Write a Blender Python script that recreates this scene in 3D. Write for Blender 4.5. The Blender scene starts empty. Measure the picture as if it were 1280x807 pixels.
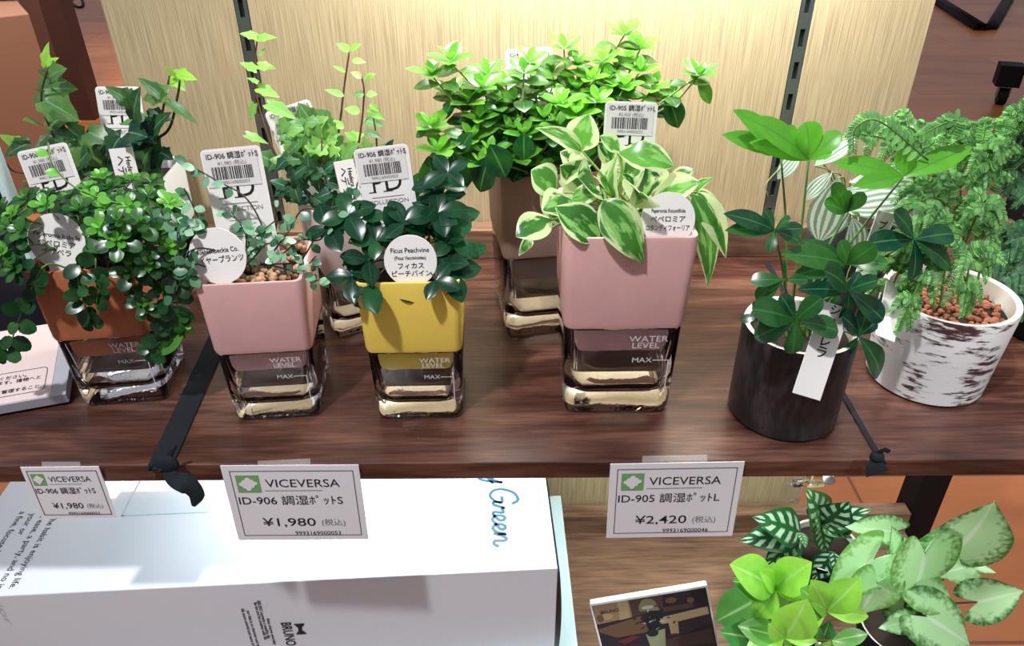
import bpy, math, random
from mathutils import Vector, Matrix
from math import sin, cos, pi, radians as rad
S = bpy.context.scene
COL = S.collection
# ------------------------------------------------------------------ camera
F_PX, CX, CY = 960.0, 640.0, 403.5
TH, ROLL, H = rad(32.5), rad(0.4), 0.45
fwd = Vector((0, cos(TH), -sin(TH))); r0 = Vector((1, 0, 0)); u0 = Vector((0, sin(TH), cos(TH)))
right = r0*cos(ROLL) - u0*sin(ROLL); up = u0*cos(ROLL) + r0*sin(ROLL)
CAM = Vector((0, 0, H))
cd = bpy.data.cameras.new('camera'); cam = bpy.data.objects.new('camera', cd); COL.objects.link(cam)
cd.sensor_width = 36; cd.lens = F_PX/1280*36; cd.clip_start = .02; cd.clip_end = 60
m = Matrix.Identity(4)
for i in range(3): m[i][0] = right[i]; m[i][1] = up[i]; m[i][2] = -fwd[i]; m[i][3] = CAM[i]
cam.matrix_world = m; S.camera = cam
def P(px, py, Y=None, z=None):
    d = fwd + right*((px-CX)/F_PX) - up*((py-CY)/F_PX)
    t = (Y-CAM.y)/d.y if Y is not None else (z-CAM.z)/d.z
    return CAM + d*t
# ------------------------------------------------------------------ light and exposure
S.view_settings.view_transform = 'Standard'; S.view_settings.look = 'None'
S.view_settings.gamma = 1; S.view_settings.use_curve_mapping = False
S.view_settings.exposure = 0.3
S.cycles.use_denoising = True
W = bpy.data.worlds.new('shop_interior'); S.world = W; W.use_nodes = True
_t = W.node_tree; _bg = _t.nodes['Background']; _bg.inputs[1].default_value = 1
_tc = _t.nodes.new('ShaderNodeTexCoord'); _sx = _t.nodes.new('ShaderNodeSeparateXYZ'); _t.links.new(_tc.outputs['Generated'], _sx.inputs[0])
_mr = _t.nodes.new('ShaderNodeMapRange'); _mr.inputs[1].default_value = -1; _mr.inputs[2].default_value = 1; _t.links.new(_sx.outputs[2], _mr.inputs[0])
_rp = _t.nodes.new('ShaderNodeValToRGB'); _e = _rp.color_ramp.elements; _e[0].position = .35; _e[0].color = (.07, .045, .045, 1); _e[1].position = .85; _e[1].color = (.40, .41, .45, 1)
_m = _e.new(.52); _m.color = (.14, .125, .14, 1); _t.links.new(_mr.outputs[0], _rp.inputs[0]); _t.links.new(_rp.outputs[0], _bg.inputs[0])
def area(name, loc, target, size, size_y, power, color):
    l = bpy.data.lights.new(name, 'AREA'); l.shape = 'RECTANGLE'; l.size = size; l.size_y = size_y
    l.energy = power; l.color = color
    o = bpy.data.objects.new(name, l); COL.objects.link(o); o.location = loc
    o.rotation_euler = (Vector(target)-Vector(loc)).to_track_quat('-Z', 'Y').to_euler()
    return o
def spot(name, loc, target, power, color, angle, blend=.6, soft=.03):
    l = bpy.data.lights.new(name, 'SPOT'); l.energy = power; l.color = color; l.spot_size = rad(angle); l.spot_blend = blend
    l.shadow_soft_size = soft
    o = bpy.data.objects.new(name, l); COL.objects.link(o); o.location = loc
    o.rotation_euler = (Vector(target)-Vector(loc)).to_track_quat('-Z', 'Y').to_euler()
    return o
area('upper_shelf_lamp', (.12, .79, .49), (.12, .80, 0), .52, .03, 4.3, (1, 1, .96))
area('lower_shelf_lamp', (-.13, .72, -.035), (-.13, .64, -.5), .32, .03, 1.7, (.80, .94, 1))
area('lower_right_lamp', (.32, .70, -.035), (.34, .66, -.5), .34, .03, 1.9, (.93, 1, .97))
spot('ceiling_spot', (-.50, -.22, 1.85), (.02, .62, .0), 118, (.97, .98, 1), 48, .6, .05)
spot('right_fill_spot', (1.15, -.55, 1.6), (.50, .66, -.36), 75, (1, 1, .97), 22, .5, .05)  # added fill that brightens the lower-right plants, not a known fitting
spot('aisle_lamp', (1.3, 1.6, 1.5), (1.1, 1.25, -.85), 95, (1, .82, .60), 50, .8, .2)
area('left_box_fill', (-1.6, 2.6, 1.6), (-2.0, 4.2, -.85), .8, .8, 70, (1, .88, .8))  # invented fill for the cardboard box and the floor around it
spot('left_floor_fill', (-2.0, 3.9, 1.7), (-2.7, 5.0, -.85), 260, (1, .86, .72), 50, .8, .2)  # extra spot put in to brighten the far left floor strip
# ------------------------------------------------------------------ materials
MT = {}
def nt(name):
    m = bpy.data.materials.new(name); m.use_nodes = True; MT[name] = m
    return m, m.node_tree, m.node_tree.nodes['Principled BSDF']
def mat(name, c, rough=.5, metal=0, spec=.5, trans=0, ior=1.45, alpha=1, coat=0, bump=0, bscale=200, var=0):
    m, t, b = nt(name)
    b.inputs['Base Color'].default_value = (*c, 1); b.inputs['Roughness'].default_value = rough
    b.inputs['Metallic'].default_value = metal; b.inputs['Specular IOR Level'].default_value = spec
    b.inputs['Transmission Weight'].default_value = trans; b.inputs['IOR'].default_value = ior
    b.inputs['Alpha'].default_value = alpha; b.inputs['Coat Weight'].default_value = coat
    if bump or var:
        tc = t.nodes.new('ShaderNodeTexCoord'); n = t.nodes.new('ShaderNodeTexNoise'); n.inputs['Scale'].default_value = bscale
        n.inputs['Detail'].default_value = 5
        t.links.new(tc.outputs['Object'], n.inputs['Vector'])
        if bump:
            bp = t.nodes.new('ShaderNodeBump'); bp.inputs['Strength'].default_value = bump; bp.inputs['Distance'].default_value = .001
            t.links.new(n.outputs['Fac'], bp.inputs['Height']); t.links.new(bp.outputs['Normal'], b.inputs['Normal'])
        if var:
            n2 = t.nodes.new('ShaderNodeTexNoise'); n2.inputs['Scale'].default_value = 35; n2.inputs['Detail'].default_value = 6
            t.links.new(tc.outputs['Object'], n2.inputs['Vector'])
            r = ramp(t, n2.outputs['Fac'], [(.3, tuple(x*(1-var) for x in c)), (.7, tuple(min(1, x*(1+var)) for x in c))])
            t.links.new(r.outputs[0], b.inputs['Base Color'])
    return m
def ramp(t, src, stops):
    r = t.nodes.new('ShaderNodeValToRGB'); e = r.color_ramp.elements
    while len(e) > 1: e.remove(e[-1])
    e[0].position = stops[0][0]; e[0].color = (*stops[0][1], 1)
    for p, c in stops[1:]:
        x = e.new(p); x.color = (*c, 1)
    t.links.new(src, r.inputs[0]); return r
def math_n(t, op, a, b=None, clamp=False):
    n = t.nodes.new('ShaderNodeMath'); n.operation = op; n.use_clamp = clamp
    for i, v in enumerate((a, b)):
        if v is None: continue
        if isinstance(v, (int, float)): n.inputs[i].default_value = v
        else: t.links.new(v, n.inputs[i])
    return n.outputs[0]
def mixc(t, f, a, b):
    n = t.nodes.new('ShaderNodeMix'); n.data_type = 'RGBA'
    for i, v in ((0, f), (6, a), (7, b)):
        if isinstance(v, (int, float)): n.inputs[i].default_value = v
        elif isinstance(v, tuple): n.inputs[i].default_value = (*v, 1)
        else: t.links.new(v, n.inputs[i])
    return n.outputs[2]
def wood(name, stops, scale, rough=.4, stretch=(1, 1, 1), fine=None, coat=0, planks=None, bump=.1):
    m, t, b = nt(name)
    tc = t.nodes.new('ShaderNodeTexCoord'); mp = t.nodes.new('ShaderNodeMapping'); mp.inputs['Scale'].default_value = stretch
    t.links.new(tc.outputs['Object'], mp.inputs['Vector'])
    n = t.nodes.new('ShaderNodeTexNoise'); n.inputs['Scale'].default_value = scale; n.inputs['Detail'].default_value = 8
    n.inputs['Roughness'].default_value = .62; n.inputs['Distortion'].default_value = .6
    t.links.new(mp.outputs[0], n.inputs['Vector'])
    c = ramp(t, n.outputs['Fac'], stops).outputs[0]
    if fine:
        mp2 = t.nodes.new('ShaderNodeMapping'); mp2.inputs['Scale'].default_value = fine[0]
        t.links.new(tc.outputs['Object'], mp2.inputs['Vector'])
        n2 = t.nodes.new('ShaderNodeTexNoise'); n2.inputs['Scale'].default_value = fine[1]; n2.inputs['Detail'].default_value = 6
        t.links.new(mp2.outputs[0], n2.inputs['Vector'])
        k = ramp(t, n2.outputs['Fac'], [(.36, (fine[2],)*3), (.58, (1, 1, 1))])
        mm = t.nodes.new('ShaderNodeMix'); mm.data_type = 'RGBA'; mm.blend_type = 'MULTIPLY'; mm.inputs[0].default_value = 1
        t.links.new(c, mm.inputs[6]); t.links.new(k.outputs[0], mm.inputs[7]); c = mm.outputs[2]
        bp = t.nodes.new('ShaderNodeBump'); bp.inputs['Strength'].default_value = bump; bp.inputs['Distance'].default_value = .001
        t.links.new(n2.outputs['Fac'], bp.inputs['Height']); t.links.new(bp.outputs['Normal'], b.inputs['Normal'])
    if planks:
        br = t.nodes.new('ShaderNodeTexBrick'); br.inputs['Scale'].default_value = 1
        br.inputs['Brick Width'].default_value = planks[0]; br.inputs['Row Height'].default_value = planks[1]
        br.inputs['Mortar Size'].default_value = .004; br.inputs['Color1'].default_value = (1, 1, 1, 1)
        br.inputs['Color2'].default_value = (.72, .72, .72, 1); br.inputs['Mortar'].default_value = (.35, .35, .35, 1)
        t.links.new(tc.outputs['Object'], br.inputs['Vector'])
        mm = t.nodes.new('ShaderNodeMix'); mm.data_type = 'RGBA'; mm.blend_type = 'MULTIPLY'; mm.inputs[0].default_value = 1
        t.links.new(c, mm.inputs[6]); t.links.new(br.outputs[0], mm.inputs[7]); c = mm.outputs[2]
    t.links.new(c, b.inputs['Base Color']); b.inputs['Roughness'].default_value = rough; b.inputs['Coat Weight'].default_value = coat
    b.inputs['Coat Roughness'].default_value = .25
    return m
def leafmat(name, dark, light, vein=None, kind='plain', rough=.32, transl=.3, pale=None, spec=.5):
    m, t, b = nt(name)
    at = t.nodes.new('ShaderNodeAttribute'); at.attribute_name = 'tint'
    sp = t.nodes.new('ShaderNodeSeparateColor'); t.links.new(at.outputs['Color'], sp.inputs[0])
    uv = t.nodes.new('ShaderNodeUVMap'); su = t.nodes.new('ShaderNodeSeparateXYZ'); t.links.new(uv.outputs[0], su.inputs[0])
    tc = t.nodes.new('ShaderNodeTexCoord')
    n = t.nodes.new('ShaderNodeTexNoise'); n.inputs['Scale'].default_value = 90; n.inputs['Detail'].default_value = 3
    t.links.new(tc.outputs['Object'], n.inputs['Vector'])
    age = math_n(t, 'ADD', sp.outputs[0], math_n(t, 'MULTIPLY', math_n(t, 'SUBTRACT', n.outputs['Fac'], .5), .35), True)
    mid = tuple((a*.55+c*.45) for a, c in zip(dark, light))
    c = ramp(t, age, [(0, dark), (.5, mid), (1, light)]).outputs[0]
    a = math_n(t, 'ABSOLUTE', math_n(t, 'MULTIPLY', math_n(t, 'SUBTRACT', su.outputs[0], .5), 2.0))   # 0 midrib .. 1 edge
    nb = t.nodes.new('ShaderNodeTexNoise'); nb.inputs['Scale'].default_value = 150; nb.inputs['Detail'].default_value = 5
    t.links.new(tc.outputs['Object'], nb.inputs['Vector'])
    def soft(x, lo, hi):
        mr = t.nodes.new('ShaderNodeMapRange'); mr.inputs[1].default_value = lo; mr.inputs[2].default_value = hi
        t.links.new(x, mr.inputs[0]); return mr.outputs[0]
    if kind == 'margin':
        cv = t.nodes.new('ShaderNodeCombineXYZ'); t.links.new(math_n(t, 'ADD', math_n(t, 'MULTIPLY', su.outputs[0], 3.2), math_n(t, 'MULTIPLY', sp.outputs[1], 60.0)), cv.inputs[0])
        t.links.new(math_n(t, 'MULTIPLY', su.outputs[1], 1.8), cv.inputs[1])
        ns = t.nodes.new('ShaderNodeTexNoise'); ns.inputs['Scale'].default_value = 1; ns.inputs['Detail'].default_value = 4; t.links.new(cv.outputs[0], ns.inputs['Vector'])
        c = mixc(t, soft(ns.outputs['Fac'], .50, .56), c, (.26, .58, .14))
        x = math_n(t, 'ADD', math_n(t, 'MULTIPLY', a, .62), math_n(t, 'MULTIPLY', ns.outputs['Fac'], 1.15))
        x = math_n(t, 'ADD', x, math_n(t, 'MULTIPLY', sp.outputs[1], .28))
        c = mixc(t, soft(x, 1.06, 1.14), c, pale)
    if kind == 'stripes':
        w = math_n(t, 'SINE', math_n(t, 'ADD', math_n(t, 'MULTIPLY', a, 17.0), math_n(t, 'MULTIPLY', n.outputs['Fac'], 2.5)))
        c = mixc(t, soft(w, -.35, .35), c, pale)
    if kind == 'patches':
        ph = math_n(t, 'SUBTRACT', math_n(t, 'MULTIPLY', su.outputs[1], 34.0), math_n(t, 'MULTIPLY', a, 7.0))
        w = math_n(t, 'ADD', math_n(t, 'SINE', ph), math_n(t, 'MULTIPLY', math_n(t, 'SUBTRACT', nb.outputs['Fac'], .5), 2.0))
        w = soft(w, -.15, .25)
        inn = math_n(t, 'MULTIPLY', soft(a, .10, .2), math_n(t, 'SUBTRACT', 1.0, soft(a, .66, .82)))
        c = mixc(t, math_n(t, 'MULTIPLY', w, inn), c, pale)
    if kind == 'centre':
        x = math_n(t, 'ADD', math_n(t, 'MULTIPLY', a, 1.0), math_n(t, 'MULTIPLY', math_n(t, 'SUBTRACT', nb.outputs['Fac'], .5), 1.1))
        c = mixc(t, soft(x, .60, .98), pale, c)
    if vein:
        c = mixc(t, math_n(t, 'MULTIPLY', math_n(t, 'SUBTRACT', 1.0, soft(a, .03, .10)), .7), c, vein)
    t.links.new(c, b.inputs['Base Color']); b.inputs['Roughness'].default_value = rough
    b.inputs['Specular IOR Level'].default_value = spec
    tr = t.nodes.new('ShaderNodeBsdfTranslucent'); t.links.new(c, tr.inputs[0])
    mx = t.nodes.new('ShaderNodeMixShader'); mx.inputs[0].default_value = transl
    t.links.new(b.outputs[0], mx.inputs[1]); t.links.new(tr.outputs[0], mx.inputs[2])
    t.links.new(mx.outputs[0], t.nodes['Material Output'].inputs[0])
    return m
walnut = wood('walnut_shelf', [(.28, (.022, .008, .006)), (.5, (.090, .034, .022)), (.74, (.26, .12, .078))], 4.5, .30, (1, 6, 6), ((6, 90, 60), 3, .55), .35)
walnut2 = wood('walnut_lower', [(.25, (.13, .065, .038)), (.5, (.24, .13, .078)), (.78, (.36, .21, .13))], 6, .42, (1, 7, 7), ((5, 80, 50), 3, .6), .1)
oak = wood('pale_oak', [(.3, (.46, .35, .19)), (.5, (.52, .41, .235)), (.7, (.58, .47, .285))], 24, .55, (22, 22, .5), ((420, 420, 6), 2.2, .66), 0, None, .2)
floorm = wood('orange_floor', [(.25, (.33, .10, .028)), (.55, (.46, .155, .043)), (.8, (.56, .21, .065))], 1.6, .35, (1, 3, 1), None, .2, (1.6, .45))
mat('dark_grey', (.05, .055, .065), .6); mat('black_metal', (.005, .005, .006), .6, spec=.2); mat('dark_slot', (.006, .008, .01), .6)
mat('aluminium', (.26, .30, .29), .35, .9)
glass = mat('clear_glass', (1, 1, 1), .0, trans=1, ior=1.48, bump=.35, bscale=45)
def ceramic(name, c, v=.07): return mat(name, c, .55, spec=.35, bump=.12, bscale=260, var=v)
ceramic('terracotta', (.50, .17, .075), .16); ceramic('pink_ceramic', (.74, .43, .41), .05); ceramic('yellow_ceramic', (.95, .70, .12), .04)
ceramic('brown_ceramic', (.30, .20, .16)); ceramic('mauve_ceramic', (.66, .55, .55), .05); ceramic('white_ceramic', (.74, .74, .74), .03)
mat('cream_glaze', (.72, .70, .62), .3, coat=.3); mat('cord', (.005, .009, .014), .85, bump=.5, bscale=500)
mat('card_white', (.83, .81, .83), .45); mat('card_gloss', (.83, .83, .84), .25); mat('tag_white', (.86, .83, .79), .4); mat('sticker', (.74, .71, .68), .5)
mat('ink', (.012, .012, .014), .5); mat('grey_ink', (.22, .21, .21), .5); mat('green_ink', (.17, .42, .14), .5); mat('blue_ink', (.02, .10, .17), .45)
mat('white_ink', (.75, .72, .72), .5); mat('box_white', (.80, .83, .88), .32, coat=.25); mat('pale_blue_card', (.62, .80, .84), .45)
mat('box_front', (.80, .83, .88), .4); mat('faint_ink', (.60, .58, .56), .5); mat('dark_board', (.012, .014, .022), .3)
mat('pink_paper', (.74, .60, .57), .55); mat('grey_paper', (.42, .42, .47), .5)
mat('cardboard', (.27, .14, .085), .8); mat('post_shaded', (.045, .016, .012), .5); mat('post_lit', (.085, .034, .022), .55)
mat('stem_green', (.10, .22, .04), .45); mat('stem_dark', (.045, .035, .018), .55); mat('stem_red', (.16, .07, .045), .5); mat('stem_pale', (.30, .42, .10), .4)
mat('bark_stem', (.07, .05, .03), .7); mat('soil', (.03, .018, .012), .9, bump=1, bscale=300)
mat('tan_pebble', (.42, .25, .14), .55, var=.3); mat('red_pebble', (.36, .13, .07), .8, var=.4)
mat('water', (1, 1, 1), 0, trans=1, ior=1.33); mat('clear_plastic', (.95, .97, .98), .08, trans=1, ior=1.3); mat('white_plastic', (.8, .84, .88), .3)
def barkmat(name, base, marks, lo, hi, sc, st, rough=.5, bump=.4):
    m, t, b = nt(name); tc = t.nodes.new('ShaderNodeTexCoord'); mp = t.nodes.new('ShaderNodeMapping'); mp.inputs['Scale'].default_value = st
    t.links.new(tc.outputs['Object'], mp.inputs['Vector'])
    n = t.nodes.new('ShaderNodeTexNoise'); n.inputs['Scale'].default_value = sc; n.inputs['Detail'].default_value = 7; n.inputs['Roughness'].default_value = .65
    t.links.new(mp.outputs[0], n.inputs['Vector'])
    n2 = t.nodes.new('ShaderNodeTexNoise'); n2.inputs['Scale'].default_value = 22; t.links.new(tc.outputs['Object'], n2.inputs['Vector'])
    f = math_n(t, 'ADD', math_n(t, 'MULTIPLY', n.outputs['Fac'], .6), math_n(t, 'MULTIPLY', n2.outputs['Fac'], .4))
    r = ramp(t, f, [(lo, base), (hi, marks)]); t.links.new(r.outputs[0], b.inputs['Base Color']); b.inputs['Roughness'].default_value = rough
    bp = t.nodes.new('ShaderNodeBump'); bp.inputs['Strength'].default_value = bump; bp.inputs['Distance'].default_value = .001
    t.links.new(f, bp.inputs['Height']); t.links.new(bp.outputs['Normal'], b.inputs['Normal'])
    return m
barkmat('birch_glaze', (.70, .69, .69), (.060, .028, .025), .525, .585, 50, (1, 1, 4.5), .4)
barkmat('black_bark', (.014, .012, .013), (.060, .042, .042), .46, .66, 60, (2.2, 2.2, .7), .38, .8)
tape_m, tt, tb = nt('clear_tape')
tb.inputs['Base Color'].default_value = (1, .96, .95, 1); tb.inputs['Roughness'].default_value = .12
tr_ = tt.nodes.new('ShaderNodeBsdfTransparent'); mx_ = tt.nodes.new('ShaderNodeMixShader'); mx_.inputs[0].default_value = .9
tt.links.new(tb.outputs[0], mx_.inputs[1]); tt.links.new(tr_.outputs[0], mx_.inputs[2]); tt.links.new(mx_.outputs[0], tt.nodes['Material Output'].inputs[0])
LM = dict(
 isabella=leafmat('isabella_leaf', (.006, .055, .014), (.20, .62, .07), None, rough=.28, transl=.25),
 ivy=leafmat('ivy_leaf', (.005, .050, .032), (.36, .78, .07), (.16, .36, .18), rough=.35),
 ivy2=leafmat('young_ivy_leaf', (.008, .085, .05), (.38, .80, .12), (.30, .55, .30), rough=.35),
 wire=leafmat('wire_vine_leaf', (.02, .13, .05), (.34, .66, .40), None, rough=.3),
 peach=leafmat('peachvine_leaf', (.003, .034, .014), (.06, .30, .06), (.02, .09, .04), rough=.24, transl=.15, spec=.25),
 shoot=leafmat('shoot_leaf', (.004, .065, .018), (.22, .62, .05), (.10, .36, .07), rough=.3),
 varieg=leafmat('variegated_leaf', (.006, .085, .018), (.16, .50, .06), None, 'margin', .25, .35, (.70, .84, .44)),
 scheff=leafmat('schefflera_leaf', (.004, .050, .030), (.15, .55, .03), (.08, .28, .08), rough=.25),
 stripe=leafmat('striped_leaf', (.14, .27, .15), (.28, .42, .26), None, 'stripes', .35, .3, (.66, .75, .68)),
 fern=leafmat('fern_leaf', (.012, .12, .035), (.28, .66, .16), None, rough=.45, transl=.35),
 fern2=leafmat('dark_fern_leaf', (.008, .07, .035), (.12, .38, .10), None, rough=.5),
 pilea=leafmat('pilea_leaf', (.004, .075, .028), (.10, .38, .05), None, 'patches', .35, .2, (.52, .72, .55)),
 syng=leafmat('syngonium_leaf', (.012, .12, .025), (.22, .50, .08), (.80, .95, .76), 'centre', .4, .35, (.50, .84, .42)),
 lime=leafmat('lime_leaf', (.04, .26, .07), (.38, .78, .08), (.50, .78, .30), rough=.3))
# ------------------------------------------------------------------ mesh helpers
class MB:
    def __init__(s): s.v = []; s.f = []; s.mi = []; s.uv = {}; s.tint = []; s.mats = []
    def m(s, name):
        mm = MT[name] if isinstance(name, str) else name
        if mm not in s.mats: s.mats.append(mm)
        return s.mats.index(mm)
    def add(s, vs, fs, mi=0):
        o = len(s.v); s.v += [tuple(v) for v in vs]; s.f += [tuple(i+o for i in f) for f in fs]; s.mi += [mi]*len(fs)
    def box(s, a, b, mi=0):
        x0, y0, z0 = a; x1, y1, z1 = b
        s.add([(x0,y0,z0),(x1,y0,z0),(x1,y1,z0),(x0,y1,z0),(x0,y0,z1),(x1,y0,z1),(x1,y1,z1),(x0,y1,z1)],
              [(3,2,1,0),(4,5,6,7),(0,1,5,4),(1,2,6,5),(2,3,7,6),(3,0,4,7)], mi)
    def tube(s, pts, r, n=6, mi=0, cap=True, flat=None):
        pts = [Vector(p) for p in pts]; rs = r if isinstance(r, (list, tuple)) else [r]*len(pts)
        o = len(s.v); prev = None
        for i, p in enumerate(pts):
            t = (pts[min(i+1, len(pts)-1)] - pts[max(i-1, 0)]).normalized()
            if prev is None:
                a = Vector((0, 0, 1)) if abs(t.z) < .9 else Vector((1, 0, 0)); u = t.cross(a).normalized()
            else: u = (prev - t*prev.dot(t)).normalized()
            prev = u; w = t.cross(u)
            for k in range(n):
                an = 2*pi*k/n; q = p + (u*cos(an) + w*sin(an)*(flat or 1))*rs[i]; s.v.append(tuple(q)); 
        for i in range(len(pts)-1):
            for k in range(n):
                s.f.append((o+i*n+k, o+i*n+(k+1) % n, o+(i+1)*n+(k+1) % n, o+(i+1)*n+k)); s.mi.append(mi)
        if cap:
            s.f.append(tuple(o+k for k in reversed(range(n)))); s.mi.append(mi)
            e = o+(len(pts)-1)*n; s.f.append(tuple(e+k for k in range(n))); s.mi.append(mi)
    def loops(s, ls, mi=0, cap0=True, cap1=True, mis=None):
        o = len(s.v); n = len(ls[0])
        for l in ls: s.v += [tuple(v) for v in l]
        for i in range(len(ls)-1):
            for k in range(n):
                s.f.append((o+i*n+k, o+i*n+(k+1) % n, o+(i+1)*n+(k+1) % n, o+(i+1)*n+k)); s.mi.append(mis[i] if mis else mi)
        if cap0: s.f.append(tuple(o+k for k in reversed(range(n)))); s.mi.append(mis[0] if mis else mi)
        if cap1: e = o+(len(ls)-1)*n; s.f.append(tuple(e+k for k in range(n))); s.mi.append(mis[-1] if mis else mi)
    def build(s, name, mats=None, parent=None, smooth=False, bevel=0, auto=None):
        me = bpy.data.meshes.new(name); me.from_pydata(s.v, [], s.f)
        ml = s.mats if s.mats else [MT[x] if isinstance(x, str) else x for x in (mats if isinstance(mats, (list, tuple)) else [mats])]
        for x in ml: me.materials.append(x)
        me.polygons.foreach_set('material_index', s.mi)
        if smooth: me.polygons.foreach_set('use_smooth', [True]*len(s.f))
        if s.uv:
            l = me.uv_layers.new(name='UVMap'); c = me.color_attributes.new('tint', 'FLOAT_COLOR', 'POINT')
            flat = []
            for lp in me.loops: flat += s.uv.get(lp.vertex_index, (.2, .5))
            l.data.foreach_set('uv', flat)
            tt = [0.5, 0.5, 0, 1]*len(s.v)
            for i, t in s.tint: tt[i*4] = t[0]; tt[i*4+1] = t[1]
            c.data.foreach_set('color', tt)
        me.validate(); me.update()
        o = bpy.data.objects.new(name, me); COL.objects.link(o)
        if parent is not None: o.parent = parent
        if bevel:
            b = o.modifiers.new('bevel', 'BEVEL'); b.width = bevel; b.segments = 2; b.limit_method = 'ANGLE'
        if auto and smooth: 
            try: me.set_sharp_from_angle(angle=rad(auto))
            except Exception: pass
        return o
def tag(o, label, cat, group=None, kind=None):
    o['label'] = label; o['category'] = cat
    if group: o['group'] = group
    if kind: o['kind'] = kind
    return o
def empty(name, loc=(0, 0, 0), rz=0):
    o = bpy.data.objects.new(name, None); COL.objects.link(o); o.location = loc; o.rotation_euler = (0, 0, rz); o.empty_display_size = .02
    return o
def structure(o): o['kind'] = 'structure'; return o
def rsq(hw, r, z, n=5, hy=None):
    pts = []; hy = hy or hw
    for cx, cy, a0 in ((hw-r, hy-r, 0), (-hw+r, hy-r, 90), (-hw+r, -hy+r, 180), (hw-r, -hy+r, 270)):
        for k in range(n+1):
            a = rad(a0+90*k/n); pts.append((cx+r*cos(a), cy+r*sin(a), z))
    return pts
def circ(r, z, n=40, cx=0, cy=0): return [(cx+r*cos(2*pi*k/n), cy+r*sin(2*pi*k/n), z) for k in range(n)]
def spline(pts, n=6):
    pts = [Vector(p) for p in pts]; P0 = [pts[0]*2-pts[1]]+pts+[pts[-1]*2-pts[-2]]; out = []
    for i in range(1, len(P0)-2):
        a, b, c, d = P0[i-1:i+3]
        for k in range(n):
            t = k/n; out.append(.5*((2*b)+(c-a)*t+(2*a-5*b+4*c-d)*t*t+(3*b-a-3*c+d)*t**3))
    out.append(pts[-1]); return out
# text -> flat mesh pieces in a local plane (x right, y up, z out)
def text_into(mb, s, x, y, h, mi, align='LEFT', sx=1.0, rot=0, z=.0003, bold=0, shear=0):
    cu = bpy.data.curves.new('t', 'FONT'); cu.body = s; cu.size = h; cu.align_x = align; cu.shear = shear; cu.offset = bold
    cu.resolution_u = 3
    o = bpy.data.objects.new('t', cu); COL.objects.link(o)
    dg = bpy.context.evaluated_depsgraph_get(); me = bpy.data.meshes.new_from_object(o.evaluated_get(dg))
    c, si = cos(rot), sin(rot)
    vs = [(x+(v.co.x*sx)*c-v.co.y*si, y+(v.co.x*sx)*si+v.co.y*c, z) for v in me.vertices]
    mb.add(vs, [tuple(p.vertices) for p in me.polygons], mi)
    bpy.data.objects.remove(o); bpy.data.curves.remove(cu); bpy.data.meshes.remove(me)
def rect(mb, x0, y0, x1, y1, mi, z=.0003): mb.add([(x0,y0,z),(x1,y0,z),(x1,y1,z),(x0,y1,z)], [(0,1,2,3)], mi)
def frame_px(O, ex, down):
    ex = ex.normalized(); ey = -(down - ex*down.dot(ex)).normalized(); ez = ex.cross(ey)
    m = Matrix.Identity(4)
    for i in range(3): m[i][0] = ex[i]; m[i][1] = ey[i]; m[i][2] = ez[i]; m[i][3] = O[i]
    return m
# ------------------------------------------------------------------ leaves
SH = {
 'obovate': [(0,0,.03),(.15,.15,.28),(.35,.35,.68),(.6,.6,1),(.8,.8,.92),(.93,.93,.58),(1,1,.0)],
 'round': [(0,0,.05),(.1,.08,.55),(.3,.3,.95),(.52,.52,1),(.75,.75,.82),(.92,.92,.45),(1,1,0)],
 'ovate': [(0,0,.04),(.1,.08,.6),(.3,.3,1),(.5,.5,.9),(.72,.72,.58),(.9,.9,.2),(1,1,0)],
 'ellip': [(0,0,.03),(.14,.14,.45),(.33,.33,.86),(.52,.52,1),(.72,.72,.84),(.9,.9,.38),(1,1,0)],
 'lance': [(0,0,.05),(.15,.15,.7),(.4,.4,1),(.7,.7,.6),(1,1,0)],
 'ivy': [(0,0,.02),(.03,-.13,.46),(.10,-.02,.78),(.2,.16,.74),(.33,.37,1.0),(.50,.50,.66),(.76,.76,.38),(1,1,0)],
 'arrow': [(0,0,.02),(.03,-.36,.36),(.07,-.40,.66),(.16,-.12,.98),(.33,.24,.96),(.55,.52,.76),(.8,.8,.34),(1,1,0)],
 'tiny': [(0,0,.1),(.4,.4,1),(.8,.8,.7),(1,1,0)],
}
def refine(rows, k=3):
    out = []
    for i in range(len(rows)-1):
        a = rows[max(i-1, 0)]; b = rows[i]; c = rows[i+1]; d = rows[min(i+2, len(rows)-1)]
        for j in range(k):
            t = j/k; out.append(tuple(max(v, 0) if q != 1 else v for q, v in enumerate(.5*((2*b[q])+(c[q]-a[q])*t+(2*a[q]-5*b[q]+4*c[q]-d[q])*t*t+(3*b[q]-a[q]-3*c[q]+d[q])*t**3) for q in range(3))))
    out.append(rows[-1]); return out
SHF = {k: refine(v) for k, v in SH.items() if k not in ('ivy', 'tiny')}
SHF['arrow'] = refine(SH['arrow'], 3)
def proj(v):
    d = Vector(v)-CAM; z = d.dot(fwd); return CX+F_PX*d.dot(right)/z, CY-F_PX*d.dot(up)/z
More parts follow.
